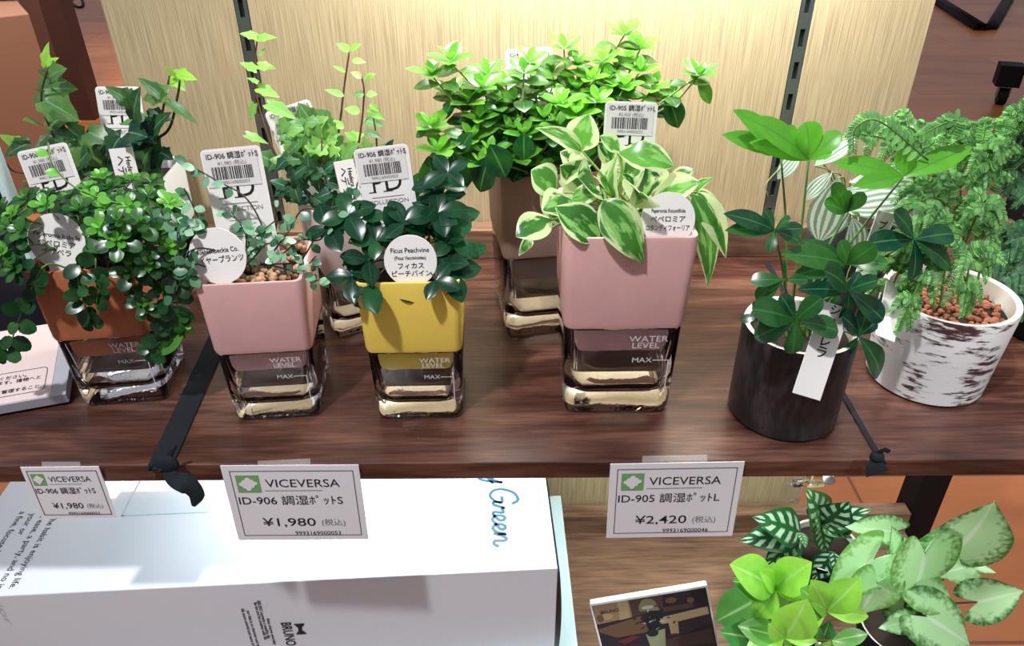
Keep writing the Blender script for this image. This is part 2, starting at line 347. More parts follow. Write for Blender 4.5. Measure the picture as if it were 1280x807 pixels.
class Plant:
    def __init__(s, seed): s.keep = []; s.l = MB(); s.s = MB(); s.r = random.Random(seed)
    def leaf(s, base, d, n, L, Wd, shape='ovate', curl=.4, fold=.12, age=.5, wave=0):
        base = Vector(base); d = Vector(d).normalized()
        for (kx, ky, kr, kY) in s.keep:      # leaves grow round a name tag, not through it
            for f in (0, .5, 1):
                q = base+d*L*f; u, v_ = proj(q)
                if math.hypot(u-kx, v_-ky) < kr and q.y < kY+.012 and s.r.random() < .97: return
        n = Vector(n); n = n - d*n.dot(d)
        if n.length < 1e-4: n = Vector((0, -1, .2)) - d*d.dot(Vector((0, -1, .2)))
        n.normalize(); x = d.cross(n); o = len(s.l.v); rows = SHF.get(shape, SH[shape]) if L > .021 else SH[shape]; rv = s.r.random()
        cols = (-1, -.5, 0, .5, 1) if shape != 'tiny' else (-1, 0, 1); nc = len(cols)
        for (mt, et, w) in rows:
            if abs(curl) > 1e-3:
                p = base + d*(L*sin(curl*mt)/curl) - n*(L*(1-cos(curl*mt))/curl); tg = d*cos(curl*mt) - n*sin(curl*mt); nn = n*cos(curl*mt) + d*sin(curl*mt)
            else: p = base + d*(L*mt); tg = d; nn = n
            for c in cols:
                q = p + x*(c*w*Wd*.5) + tg*((et-mt)*L*abs(c)) + nn*(fold*abs(c)*w*Wd*.5*(2-abs(c))) + nn*(wave*sin(mt*9+c*2)*Wd*abs(c))
                i = len(s.l.v); s.l.v.append(tuple(q)); s.l.uv[i] = (.5+.5*c, mt); s.l.tint.append((i, (age, rv)))
        for r in range(len(rows)-1):
            for c in range(nc-1):
                a = o+r*nc+c; s.l.f.append((a, a+1, a+nc+1, a+nc)); s.l.mi.append(0)
    def px(s, b, t, Y, w=.6, age=.5, shape='ovate', dY=0, n=None, curl=.4, fold=.12, petiole=None, wave=0):
        B = P(b[0], b[1], Y=Y); T = P(t[0], t[1], Y=Y+dY); d = T-B; L = d.length*(1+curl*curl/20)
        nn = Vector(n) if n else Vector((s.r.uniform(-.25, .25), -.62, .75))
        # start direction lifted so a curled leaf still ends at its tip
        nn = nn - d*(nn.dot(d)/d.length_squared); nn.normalize()
        d0 = d.normalized()*cos(curl/2) + nn*sin(curl/2)
        s.leaf(B, d0, nn, L, L*w, shape, curl, fold, age, wave)
        if petiole: s.stem([petiole, B], .0006)
        return B
    def stem(s, pts, r=.001, n=5, taper=.6, k=5):
        pts = spline(pts, k) if len(pts) > 2 else [Vector(p) for p in pts]
        s.s.tube(pts, [r*(1-(1-taper)*i/(len(pts)-1)) for i in range(len(pts))], n)
        return pts
    def rosette(s, c, ax, L, n=6, shape='obovate', w=.75, age=.7, rings=2, el=.5):
        c = Vector(c); ax = Vector(ax).normalized(); a = ax.orthogonal().normalized(); b = ax.cross(a); ph = s.r.random()*6
        for rg in range(rings):
            k = n if rg == 0 else max(3, n-2*rg); e = el + rg*.55; LL = L*(1-.33*rg)
            for i in range(k):
                an = ph + rg*.5 + 2*pi*i/k + s.r.uniform(-.15, .15); rd = a*cos(an)+b*sin(an)
                d = rd*cos(e)+ax*sin(e); nn = ax*cos(e)-rd*sin(e)
                l_ = LL*s.r.uniform(.85, 1.12)
                s.leaf(c + ax*(rg*.1*L), d, nn, l_, l_*w, shape, .3, .15, min(1, max(0, age+.28*rg+s.r.uniform(-.1, .1))))
    def build(s, lm, sm, parent, lname='foliage', sname='stems'):
        if s.l.f: s.l.build(lname, LM[lm], parent, smooth=True)
        if s.s.f: s.s.build(sname, sm, parent, smooth=True)
def local(parent_obj, *objs):
    """children built in world coordinates keep their place under their thing"""
    bpy.context.view_layer.update()
    mi = parent_obj.matrix_world.inverted()
    for o in objs: o.data.transform(mi)
def adopt(root):
    bpy.context.view_layer.update(); mi = root.matrix_world.inverted()
    for o in list(root.children):
        if o.get('world'): o.data.transform(mi); del o['world']
def grow(pl, lm, sm, root):
    n0 = set(root.children)
    pl.build(lm, sm, root)
    bpy.context.view_layer.update(); mi = root.matrix_world.inverted()
    for o in root.children:
        if o not in n0: o.data.transform(mi)
#STRUCTURE
# ------------------------------------------------------------------ the setting
b = MB(); b.box((-6, -1.5, -.87), (6, 9, -.85)); structure(b.build('floor', floorm))
ZL = -.497
def shelf(name, z, mt, th, label):
    r = empty(name, (0, .67, z)); 
    q = MB(); q.box((-.62, .486-.67, -th), (.628, .882-.67, 0)); q.build('shelf_board', mt, r, bevel=.0012)
    q = MB(); q.box((-.62, .857-.67, .0), (.628, .882-.67, .039)); q.build('back_rail', walnut2, r, bevel=.001)
    return tag(r, label, 'shelf')
shelf('wooden_shelf', 0, walnut, .0187, 'dark reddish walnut shelf board carrying the row of square pots')
shelf('wooden_shelf', ZL, walnut2, .0187, 'lighter brown walnut shelf board at the bottom under the white box')
pr = empty('wall_back', (0, .886, -.84)); structure(pr)
for x0, x1 in ((-.441, -.2985), (-.2835, .3155), (.3305, .461)):
    q = MB(); q.box((x0, 0, 0), (x1, .018, 1.75)); q.build('oak_panel', oak, pr, bevel=.0006)
q = MB(); q.box((-.445, .018, 0), (.4635, .03, 1.75)); q.build('panel_backing', 'black_metal', pr)
def standard(xc, label):
    r = empty('slotted_upright', (xc, .886, -.84)); q = MB(); hw = .0068; sw = .0028
    q.box((-hw, 0, 0), (-sw, .004, 1.75)); q.box((sw, 0, 0), (hw, .004, 1.75))
    z = .006
    while z < 1.74:
        q.box((-sw, 0, z), (sw, .004, min(z+.016, 1.75))); z += .0355
    q.build('slotted_rail', 'aluminium', r)
    q = MB(); q.box((-hw, .0045, 0), (hw, .0175, 1.75)); q.build('channel', 'dark_slot', r)
    tag(r, label, 'shelf upright', 'slotted uprights in the oak back wall')
standard(-.291, 'slotted metal shelf upright in the oak back wall, on the left'); standard(.323, 'slotted metal shelf upright in the oak back wall, on the right')
q = MB(); q.box((-.022, -.022, 0), (.022, .022, 1.75)); o = q.build('shelving_post', 'black_metal', bevel=.002); o.location = (.652, .885, -.85)
tag(o, 'black square steel post at the right end of the lower shelf', 'post')
# ------------------------------------------------------------------ pots of glass and ceramic
def square_pot(loc, rz, k, cer, label, name='potted_plant', cat='potted plant', fill=None, print_=True, group=None):
    r = empty(name, (loc[0], loc[1], 0), rz); tag(r, label, cat, group)
    # glass vase: thick base, hollow top
    g = MB()
    L = [rsq(.0352*k, .006*k, .0004), rsq(.0376*k, .008*k, .0018*k), rsq(.0386*k, .0085*k, .006*k), rsq(.0393*k, .0085*k, .03*k), rsq(.0405*k, .0085*k, .0738*k), rsq(.0402*k, .008*k, .0745*k),
         rsq(.0385*k, .007*k, .0745*k), rsq(.038*k, .007*k, .07*k), rsq(.0362*k, .009*k, .034*k), rsq(.0348*k, .010*k, .0215*k), rsq(.031*k, .012*k, .0175*k), rsq(.018*k, .010*k, .0165*k)]
    g.loops(L); GV = g.build('glass_vase', glass, r, smooth=True, auto=50)
    wt = MB(); wt.loops([rsq(.0175*k, .010*k, .0168*k), rsq(.0306*k, .012*k, .0178*k), rsq(.0344*k, .010*k, .0218*k), rsq(.0358*k, .009*k, .034*k), rsq(.0360*k, .0088*k, .0375*k), rsq(.0354*k, .0088*k, .0373*k)]); wt.build('water', 'water', r, smooth=True, auto=50)
    c = MB()
    L = [rsq(.029*k, .006*k, .0505*k), rsq(.0325*k, .007*k, .052*k), rsq(.0335*k, .007*k, .056*k), rsq(.0350*k, .007*k, .0750*k),
         rsq(.0385*k, .007*k, .0750*k), rsq(.0408*k, .007*k, .0762*k), rsq(.0416*k, .007*k, .080*k), rsq(.0428*k, .0062*k, .1425*k), rsq(.0424*k, .006*k, .1448*k), rsq(.0412*k, .005*k, .1452*k),
         rsq(.0395*k, .005*k, .1445*k), rsq(.0388*k, .005*k, .142*k), rsq(.0365*k, .005*k, .105*k)]
    c.loops(L); c.build('ceramic_cup', cer, r, smooth=True, auto=50)
    s_ = MB(); s_.loops([rsq(.0366*k, .005*k, .1055*k), rsq(.0384*k, .005*k, .133*k), rsq(.02*k, .004*k, .135*k)], cap0=False); s_.build('potting_soil', 'soil', r, smooth=True)
    if fill:
        rn = random.Random(5); pb = MB()
        for i in range(170):
            rr = rn.uniform(.0026, .0042)*k; cx = rn.uniform(-.035, .035)*k; cy = rn.uniform(-.035, .035)*k; cz = .1365*k + rn.uniform(-.002, .003)*k
            pebble(pb, (cx, cy, cz), rr, rn)
        o = pb.build('pebbles', fill, r, smooth=True); o['kind'] = 'stuff'
    if print_:
        t = MB(); t.m('white_ink')
        text_into(t, 'WATER', .004*k, .0655*k, .0068*k, 0, sx=1.15); text_into(t, 'LEVEL', .006*k, .0600*k, .0068*k, 0, sx=1.1)
        text_into(t, 'MAX', .007*k, .0478*k, .0060*k, 0, sx=1.1)
        rect(t, .0215*k, .0493*k, .033*k, .0500*k, 0); rect(t, .0323*k, .022*k, .033*k, .0493*k, 0)
        a = math.atan2(.0012, .0438)   # wall leans outwards
        t.v = [(x, -.0388*k - y*sin(a)*1.0 - .0008, y) for x, y, z in t.v]
        t.build('level_print', 'white_ink', GV)
    return r
def pebble(pb, c, r, rn):
    n, ms = 6, 3; o = len(pb.v); sx, sy, sz = rn.uniform(.8, 1.2), rn.uniform(.8, 1.2), rn.uniform(.65, .9)
    pb.v.append((c[0], c[1], c[2]-r*sz))
    for j in range(1, ms+1):
        a = -pi/2+pi*j/(ms+1)
        for i in range(n):
            q = rn.uniform(.88, 1.1); pb.v.append((c[0]+r*sx*q*cos(a)*cos(2*pi*i/n), c[1]+r*sy*q*cos(a)*sin(2*pi*i/n), c[2]+r*sz*sin(a)))
    pb.v.append((c[0], c[1], c[2]+r*sz)); t = len(pb.v)-1
    fs = [(o, o+1+(i+1) % n, o+1+i) for i in range(n)]
    for j in range(ms-1): fs += [(o+1+j*n+i, o+1+j*n+(i+1) % n, o+1+(j+1)*n+(i+1) % n, o+1+(j+1)*n+i) for i in range(n)]
    fs += [(o+1+(ms-1)*n+i, o+1+(ms-1)*n+(i+1) % n, t) for i in range(n)]
    pb.f += fs; pb.mi += [0]*len(fs)
def round_pot(loc, z, r0, r1, h, outer, inner, label, fill, cat='potted plant', rim=.004, rimm=None, name='potted_plant', soil_d=.012):
    r = empty(name, (loc[0], loc[1], z)); tag(r, label, cat)
    c = MB(); a = c.m(outer); bb = c.m(inner); N = 48
    L = [circ(r0*.94, .0003, N), circ(r0, .003, N), circ(r0+(r1-r0)*.5, h*.5, N), circ(r1, h-.003, N), circ(r1-.0008, h-.0005, N), circ(r1-rim*.5, h, N), circ(r1-rim, h-.0015, N), circ(r1-rim*1.2, h-soil_d-.01, N)]
    c.loops(L, mis=[a, a, a, a, bb, bb, bb]); c.build('pot', None, r, smooth=True, auto=45)
    s_ = MB(); rr = r1-rim*1.2; s_.loops([circ(rr, h-soil_d-.009, N), circ(rr, h-soil_d, N), circ(rr*.5, h-soil_d+.002, N)], cap0=False); s_.build('potting_soil', 'soil', r, smooth=True)
    if fill:
        rn = random.Random(9); pb = MB()
        for i in range(230):
            q = math.sqrt(rn.random())*(rr-.004); an = rn.random()*6.283
            pebble(pb, (q*cos(an), q*sin(an), h-soil_d+.002+rn.uniform(-.001, .003)), rn.uniform(.002, .0038), rn)
        o = pb.build('pebbles', fill, r, smooth=False); o['kind'] = 'stuff'
    return r
#PLANTS
A_ = square_pot((-.368, .607), rad(7), 1, 'terracotta', 'orange terracotta pot with bushy small-leaved peperomia trailing over its rim')
B_ = square_pot((-.410, .790), rad(3), 1, 'white_ceramic', 'white ceramic pot of dark green ivy behind the orange pot')
C_ = square_pot((-.217, .583), rad(5), 1, 'pink_ceramic', 'small pink pot of wiry vine with tan pebbles, left of the yellow pot', fill='tan_pebble')
D_ = square_pot((-.085, .582), rad(1), 1, 'yellow_ceramic', 'yellow ceramic pot with dark glossy ficus leaves')
E_ = square_pot((.095, .598), rad(.3), 1.25, 'pink_ceramic', 'large pink pot of cream and green variegated peperomia, tallest in the front row')
F_ = square_pot((.035, .731), rad(9), 1.25, 'brown_ceramic', 'large brown pot of bright green leafy shoots behind the large pink pot', print_=False)
G_ = square_pot((-.168, .728), rad(27), 1, 'mauve_ceramic', 'pale mauve pot of light green ivy standing behind the yellow pot', print_=False)
H_ = round_pot((.248, .555), 0, .048, .048, .094, 'black_bark', 'cream_glaze', 'round black bark-textured pot with a cream rim holding a schefflera', None, rim=.0055)
I_ = round_pot((.402, .606), 0, .0525, .0585, .094, 'birch_glaze', 'cream_glaze', 'round white birch-bark pot with red gravel and feathery fern fronds', 'red_pebble', rim=.006, soil_d=.018)
J_ = round_pot((.565, .69), 0, .042, .055, .10, 'black_metal', 'black_metal', 'black pot of dark ferns at the right edge behind the birch-bark pot', None)
K_ = round_pot((.378, .775), 0, .04, .048, .10, 'dark_grey', 'dark_grey', 'dark grey pot of silver striped leaves behind the schefflera', None)
U = Vector((0, 0, 1))
# --- A: isabella
p = Plant(1); p.keep = [(71,296,37,.58),(74,328,16,.58)]; rn = p.r; c0 = Vector((-.368, .607, .135))
tips = [(22,268,.58),(40,255,.60),(55,262,.57),(90,255,.60),(112,240,.63),(128,225,.65),(150,250,.62),(60,245,.64),(100,268,.57),(132,262,.58),(160,262,.58),(182,250,.62),
 (30,290,.56),(12,285,.57),(8,315,.56),(20,335,.55),(130,285,.56),(150,280,.55),(172,285,.56),(190,290,.57),(205,275,.60),(112,300,.55),(150,305,.545),
 (185,325,.555),(208,305,.57),(218,335,.57),(165,340,.555),(205,355,.565),(180,382,.555),(60,232,.66),(85,238,.66),(168,228,.66),(45,225,.66),(140,240,.64),(190,232,.64),(75,275,.59),(210,255,.62),(228,285,.60),(5,262,.60),(172,270,.6),(120,250,.6)]
for x, y, Y in tips:
    e = P(x+rn.uniform(-4, 4), y+rn.uniform(-4, 4), Y=Y)
    b_ = c0 + Vector((rn.uniform(-.028, .028), rn.uniform(-.028, .028), 0)); mid = (b_+e)/2 + Vector((0, 0, max(.004, .02-abs(e.z-b_.z)*.2)))
    pts = p.stem([b_, mid, e], .0009)
    for q in pts[3:-1]:
        for k in range(2):
            an = rn.random()*6.28; d = Vector((cos(an), sin(an)-.3, rn.uniform(-.1, .5)))
            if rn.random() < .6: p.leaf(q, d, Vector((0, -.4, 1)), rn.uniform(.012, .017), rn.uniform(.008, .011), 'obovate', .4, .15, rn.uniform(-.1, .2))
    ax = (e-mid).normalized()*.5 + Vector((0, -.35, .85))
    lime_tip = y < 320 and rn.random() < .6  # some of the upper rosettes take a lime centre
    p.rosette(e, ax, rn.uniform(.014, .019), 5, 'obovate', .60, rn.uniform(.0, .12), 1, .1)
    p.rosette(e+ax*.0015, ax, rn.uniform(.010, .013), 5, 'obovate', .6, rn.uniform(.45, .7) if lime_tip else .12, 2, .5)
trails = [[(100,330,.553),(98,350,.548),(103,372,.545),(112,398,.548)],[(60,330,.56),(40,360,.55),(25,395,.548),(10,440,.545)],[(190,370,.56),(205,395,.56),(212,415,.56),(188,437,.56)],
 [(118,322,.55),(120,345,.547),(122,372,.547)],[(210,340,.57),(222,372,.565),(218,400,.56)]]
for tr in trails:
    w = [P(x, y, Y=Y) for x, y, Y in tr]; pts = p.stem([c0+Vector((0, -.03, 0))]+w, .0009)
    for q in pts[6::2]:
        for sgn in ((-1, 1) if rn.random() < .7 else (rn.choice((-1, 1)),)):
            d = Vector((sgn*rn.uniform(.3, 1), rn.uniform(-.7, .1), rn.uniform(-.9, .5)))
            p.leaf(q, d, Vector((rn.uniform(-.5, .5), -1, rn.uniform(0, 1))), rn.uniform(.011, .018), rn.uniform(.010, .014), 'round', .35, .1, rn.uniform(-.1, .12))
    p.rosette(w[-1], (0, -1, .2), .013, 4, 'obovate', .85, .05, 1, .2)
# one long wiry runner across the tags
run = [P(60,178,Y=.60), P(66,205,Y=.59), P(95,235,Y=.585), P(140,252,Y=.58), P(185,265,Y=.58), P(200,310,Y=.57), P(205,375,Y=.565), P(228,405,Y=.565)]
pts = p.stem(run, .0008)
for i in range(3, len(pts), 4):
    p.leaf(pts[i], (rn.uniform(-1, 1), -.3, rn.uniform(0, .6)), (0, -.6, .8), .011, .008, 'ellip', .3, .1, rn.uniform(.5, 1))
for x, y, a in ((235,408,.9),(218,415,.5),(228,400,1),(243,415,.6),(236,400,.75),(194,436,.4),(222,424,.5)):
    p.px((230,409), (x, y), .565, .75, a, 'round')
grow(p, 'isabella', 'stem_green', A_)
# --- B: ivy left
p = Plant(2); rn = p.r; c0 = Vector((-.41, .79, .135)); Yb = .78
def vine(p, pts, r=.0016): return p.stem([P(x, y, Y=Y) for x, y, Y in pts], r)
vine(p, [(95,215,.78),(72,180,.77),(55,140,.76),(52,115,.755),(60,85,.75)]); vine(p, [(100,215,.78),(70,165,.78),(60,150,.77)])
vine(p, [(170,215,.78),(192,178,.77),(212,160,.76),(222,120,.755),(225,100,.75)], .0018); vine(p, [(175,205,.78),(200,150,.77),(212,95,.76)]); vine(p, [(60,215,.76),(20,215,.74),(5,200,.73)], .0011)
ivyl = [((58,82),(61,52),.5,.95),((59,81),(74,72),.55,1),((62,96),(84,86),1.0,.25),((60,95),(46,88),.8,.1),((50,113),(98,112),.75,.2),((50,114),(32,112),.5,.2),((56,125),(100,152),.8,.25),
 ((55,160),(28,150),.95,.35),((60,158),(88,150),.6,.25),((85,158),(100,150),.9,.1),((85,160),(112,182),.75,.12),((70,175),(40,190),.7,.15),((110,165),(142,180),.75,.2),((95,182),(132,208),.85,.3),
 ((30,185),(-2,168),.55,.75),((35,180),(5,196),.7,.1),((60,170),(95,175),.7,.15),((75,150),(98,140),.7,.3),((120,175),(150,168),.8,.1),((30,180),(18,176),.9,.2),
 ((214,93),(202,79),.55,.95),((216,94),(247,100),.45,1),((218,97),(232,114),.6,.9),((200,118),(172,97),.5,.15),((208,118),(178,124),.7,.3),((165,128),(131,108),.6,.15),((168,118),(172,150),.55,.2),((168,150),(176,108),.55,.1),
 ((185,145),(216,150),.7,.05),((190,150),(150,156),.55,.3),((185,160),(160,178),.9,.05),((190,165),(215,140),.5,.05),((182,172),(194,226),.6,.03),((192,210),(206,238),.4,.2),((212,128),(248,156),.28,.2),
 ((200,190),(217,200),.8,.02),((170,178),(150,200),.8,.05),((175,160),(196,180),.9,.02),((160,165),(185,172),.9,.02),((165,150),(190,160),.9,.03),((150,172),(135,200),.9,.05),((190,185),(170,215),.9,.02),((110,190),(95,215),.9,.1)]
for bb, t, w, a in ivyl: p.px(bb, t, rn.uniform(.735, .79), w*1.3, a*.9, 'ivy', dY=rn.uniform(-.02, .01), curl=.45, fold=.12)
for i in range(36):
    bb = (rn.uniform(70, 190), rn.uniform(180, 228)); an = rn.uniform(0, 6.28); p.px(bb, (bb[0]+34*cos(an), bb[1]+30*sin(an)), rn.uniform(.76, .83), .95, rn.uniform(0, .15), 'ivy')
grow(p, 'ivy', 'bark_stem', B_)
# --- C: wire vine
p = Plant(3); p.keep = [(272,318,26,.56)]; rn = p.r; c0 = Vector((-.217, .583, .135))
wires = [[(300,340,.57),(330,300,.57),(310,250,.575),(270,225,.58),(235,205,.58)],[(290,340,.57),(255,300,.57),(225,275,.565),(225,330,.55),(245,345,.54)],[(330,330,.58),(360,290,.58),(378,262,.585),(405,262,.59),(440,250,.60),(447,228,.60)],
 [(310,340,.57),(290,320,.56),(250,310,.55),(232,322,.545),(240,350,.54)],[(340,330,.57),(375,325,.57),(400,290,.575),(430,285,.58),(460,300,.58)],[(280,345,.57),(240,290,.58),(215,290,.57),(200,260,.57)],
 [(320,335,.58),(300,300,.59),(258,285,.59),(238,250,.59),(230,235,.59)],[(300,335,.56),(320,310,.56),(350,305,.56),(380,330,.56),(395,320,.56)],[(335,330,.57),(370,340,.56),(392,350,.565)],
 [(270,340,.56),(245,330,.545),(232,345,.54),(215,370,.54)],[(320,340,.58),(345,270,.6),(335,250,.6)],[(330,330,.57),(350,320,.56),(375,300,.56),(402,298,.56),(425,262,.57)],[(300,330,.57),(280,300,.56),(245,280,.56),(228,290,.55)]]
for k_ in range(9):
    bx, by = rn.uniform(275, 350), rn.uniform(325, 345); an = rn.uniform(2.6, 6.6); q_ = [(bx, by, .575)]; yy = .575
    for j_ in range(3): an += rn.uniform(-.9, .9); bx += cos(an)*30; by += sin(an)*24-4; yy += rn.uniform(-.012, .01); q_.append((bx, min(by, 350), yy))
    wires.append(q_)
for wr in wires:
    pts = p.stem([P(x, y, Y=Y) for x, y, Y in wr], .0008, k=7, taper=.75)
    for i, q in enumerate(pts[5:]):
        if rn.random() < .45:
            an = rn.random()*6.28
            l_ = rn.uniform(.008, .0125); p.leaf(q, (cos(an), -.4+rn.uniform(-.3, .3), sin(an)*.8), (rn.uniform(-.4, .4), -.6, .8), l_, l_*.72, 'ellip', .25, .06, rn.uniform(0, 1.0)**1.3)
grow(p, 'wire', 'stem_dark', C_)
# --- D: ficus
p = Plant(4); p.keep = [(513,324,36,.56)]; rn = p.r; c0 = Vector((-.085, .582, .135))
sp = [(435,268,.57),(410,285,.565),(460,325,.55),(470,300,.56),(505,280,.57),(500,262,.60),(548,265,.58),(565,300,.57),(575,320,.57),(462,355,.54),(545,350,.54),(560,340,.55),(440,345,.548),(520,255,.61),(552,245,.60),(560,215,.60),(565,275,.59)]
for x, y, Y in sp:
    e = P(x, y, Y=Y); mid = (c0+e)/2 + Vector((0, 0, .012)); pts = p.stem([c0+Vector((rn.uniform(-.02, .02), rn.uniform(-.02, .02), 0)), mid, e], .001)
    for q in pts[5:-1:3]:
        for sg in (-1, 1): l_ = rn.uniform(.019, .026); p.leaf(q, (sg*rn.uniform(.5, 1), rn.uniform(-.7, .1), rn.uniform(-.3, .4)), (0, -.5, .85), l_, l_*.62, 'ellip', .5, .15, rn.uniform(0, .12))
    p.rosette(e, (rn.uniform(-.3, .3), -.6, .8), rn.uniform(.021, .027), 4, 'ellip', .62, rn.uniform(-.1, .12), 1, .15)
for bb, t, w, a in (((488,363),(530,374),.5,.0),((482,362),(442,382),.5,.15),((500,290),(480,258),.7,0),((525,285),(545,258),.6,.02),((510,300),(505,278),.6,.15),((545,370),(560,350),.8,0),((560,345),(575,370),.7,0),((432,275),(412,305),.6,.02),((430,270),(402,290),.5,.2),((437,268),(450,250),.5,.2),((560,310),(584,325),.5,.1)):
    p.px(bb, t, .545 if bb[1] > 340 else .575, w, a, 'ellip')
grow(p, 'peach', 'bark_stem', D_)
# --- E: variegated peperomia
p = Plant(5); p.keep = [(835,274,36,.57)]; rn = p.r; c0 = Vector((.095, .598, .17)); hub = P(765, 262, Y=.60)
ve = [((727,188),(669,160),.36,.9,.60),((727,188),(737,143),.85,.95,.61),((775,189),(750,170),.6,.95,.60),((772,190),(842,208),.50,.9,.60),((768,205),(747,178),.65,.3,.62),((765,245),(772,195),.45,.8,.61),
 ((694,240),(664,212),.95,.7,.60),((728,238),(700,207),.8,.5,.62),((713,250),(752,240),.6,.9,.585),((719,254),(678,264),.7,.4,.585),((690,275),(645,296),.66,.4,.575),((664,298),(648,320),.4,.8,.575),
 ((694,258),(750,302),.62,.3,.56),((755,250),(804,330),.46,.5,.552),((796,256),(806,210),.85,.05,.58),((815,250),(875,228),.55,.9,.60),((866,243),(884,358),.27,.55,.575),((872,240),(907,322),.34,.45,.585),
 ((868,238),(893,222),.35,.8,.60),((792,258),(800,240),.9,.4,.56),((790,215),(835,205),.6,.7,.63),((835,228),(868,212),.5,.6,.63),((700,225),(740,205),.6,.3,.63),((730,215),(700,190),.7,.2,.63),((745,235),(722,222),.9,.2,.6),
 ((860,240),(908,275),.4,.5,.60),((780,230),(812,190),.6,.5,.64),((700,280),(675,240),.6,.3,.6),((848,260),(868,300),.5,.3,.59)]
for bb, t, w, a, Y in ve:
    B = p.px(bb, t, Y, w*1.12, a*.8, 'ovate' if w < .5 else 'ellip', dY=rn.uniform(-.03, 0), curl=.75, fold=.14, wave=.02)
    p.stem([c0+Vector((rn.uniform(-.02, .02), rn.uniform(-.02, .02), 0)), (c0+B)/2+Vector((0, 0, .01)), B], .0013)
for i in range(26):
    an = rn.uniform(0, 6.28); bb = (765+rn.uniform(-45, 55), 255+rn.uniform(-25, 20)); p.px(bb, (bb[0]+24*cos(an), bb[1]+20*sin(an)), rn.uniform(.585, .625), .7, rn.uniform(0, .4), 'ovate')
grow(p, 'varieg', 'stem_pale', E_)
# --- F: shoots
p = Plant(6); rn = p.r; c0 = Vector((.035, .731, .168))
ft = [(563,78,.70),(540,95,.69),(660,78,.72),(655,92,.70),(705,62,.74),(722,82,.73),(780,45,.76),(752,78,.74),(800,62,.76),(815,112,.74),(872,95,.72),(602,112,.70),(632,105,.72),(690,92,.74),(738,100,.72),(770,88,.75),
 (540,160,.66),(600,150,.68),(642,128,.70),(612,190,.66),(655,170,.67),(702,130,.70),(585,130,.69),(562,118,.70),(680,150,.69),(720,145,.69),(745,128,.70),(780,110,.72),(800,90,.74),(640,165,.68),(590,175,.67),(670,115,.72),
 (620,135,.70),(700,160,.68),(550,190,.65),(740,110,.76),(830,130,.73),(760,105,.73),(650,200,.66),(600,205,.65),(690,110,.76),(720,115,.72),(785,75,.78),(610,95,.74),(660,150,.72)]
for x, y, Y in ft:
    e = P(x, y, Y=Y); b_ = c0+Vector((rn.uniform(-.035, .035), rn.uniform(-.035, .035), 0)); h_ = e-b_
    mid = b_ + h_*.5 + Vector((h_.x*.15, -.01, .012)); pts = p.stem([b_, mid, e], .0013, k=5)
    n_ = len(pts)
    for i in range(3, n_-1, 2):
        q = pts[i]; an = ((i//2) % 2)*pi/2 + rn.uniform(-.3, .3); fr = i/n_
        for sg in (0, pi):
            d = Vector((cos(an+sg), sin(an+sg)*.8-.15, rn.uniform(-.1, .4))); l_ = rn.uniform(.021, .029)*(1.1-.3*fr)
            p.leaf(q, d, (0, -.35, 1), l_, l_*.68, 'ellip', .5, .12, rn.uniform(-.1, .15)+.40*fr*fr)
    p.rosette(e, Vector((0, -.2, 1)), rn.uniform(.019, .025), 4, 'ellip', .58, rn.uniform(.4, .75), 2, .5)
for bb, t, w, a, Y in (((565,190),(580,238),.8,.05,.645),((535,195),(545,240),.75,.15,.65),((525,215),(520,245),.7,.15,.65),((612,180),(632,222),.75,.05,.64),((612,195),(600,240),.75,.0,.64),((590,165),(575,190),.8,.05,.65),((570,130),(550,150),.6,.2,.68),
    ((655,165),(655,200),.75,.05,.65),((872,98),(888,130),.5,.6,.72),((872,98),(862,92),.8,.7,.72),((835,118),(848,160),.6,.1,.72),((872,95),(886,86),.6,.9,.72),((845,115),(838,100),.9,.5,.73),((535,160),(520,172),.6,.3,.65)): p.px(bb, t, Y, w, a, 'ellip')
p.stem([P(800,150,Y=.72), P(840,130,Y=.72), P(862,108,Y=.72), P(876,92,Y=.72)], .0012)
for i in range(60):
    bb = (rn.uniform(575, 720), rn.uniform(150, 215)); an = rn.uniform(0, 6.28); p.px(bb, (bb[0]+24*cos(an), bb[1]+18*sin(an)), rn.uniform(.68, .74), .7, rn.uniform(0, .3), 'ellip')
grow(p, 'shoot', 'stem_pale', F_)
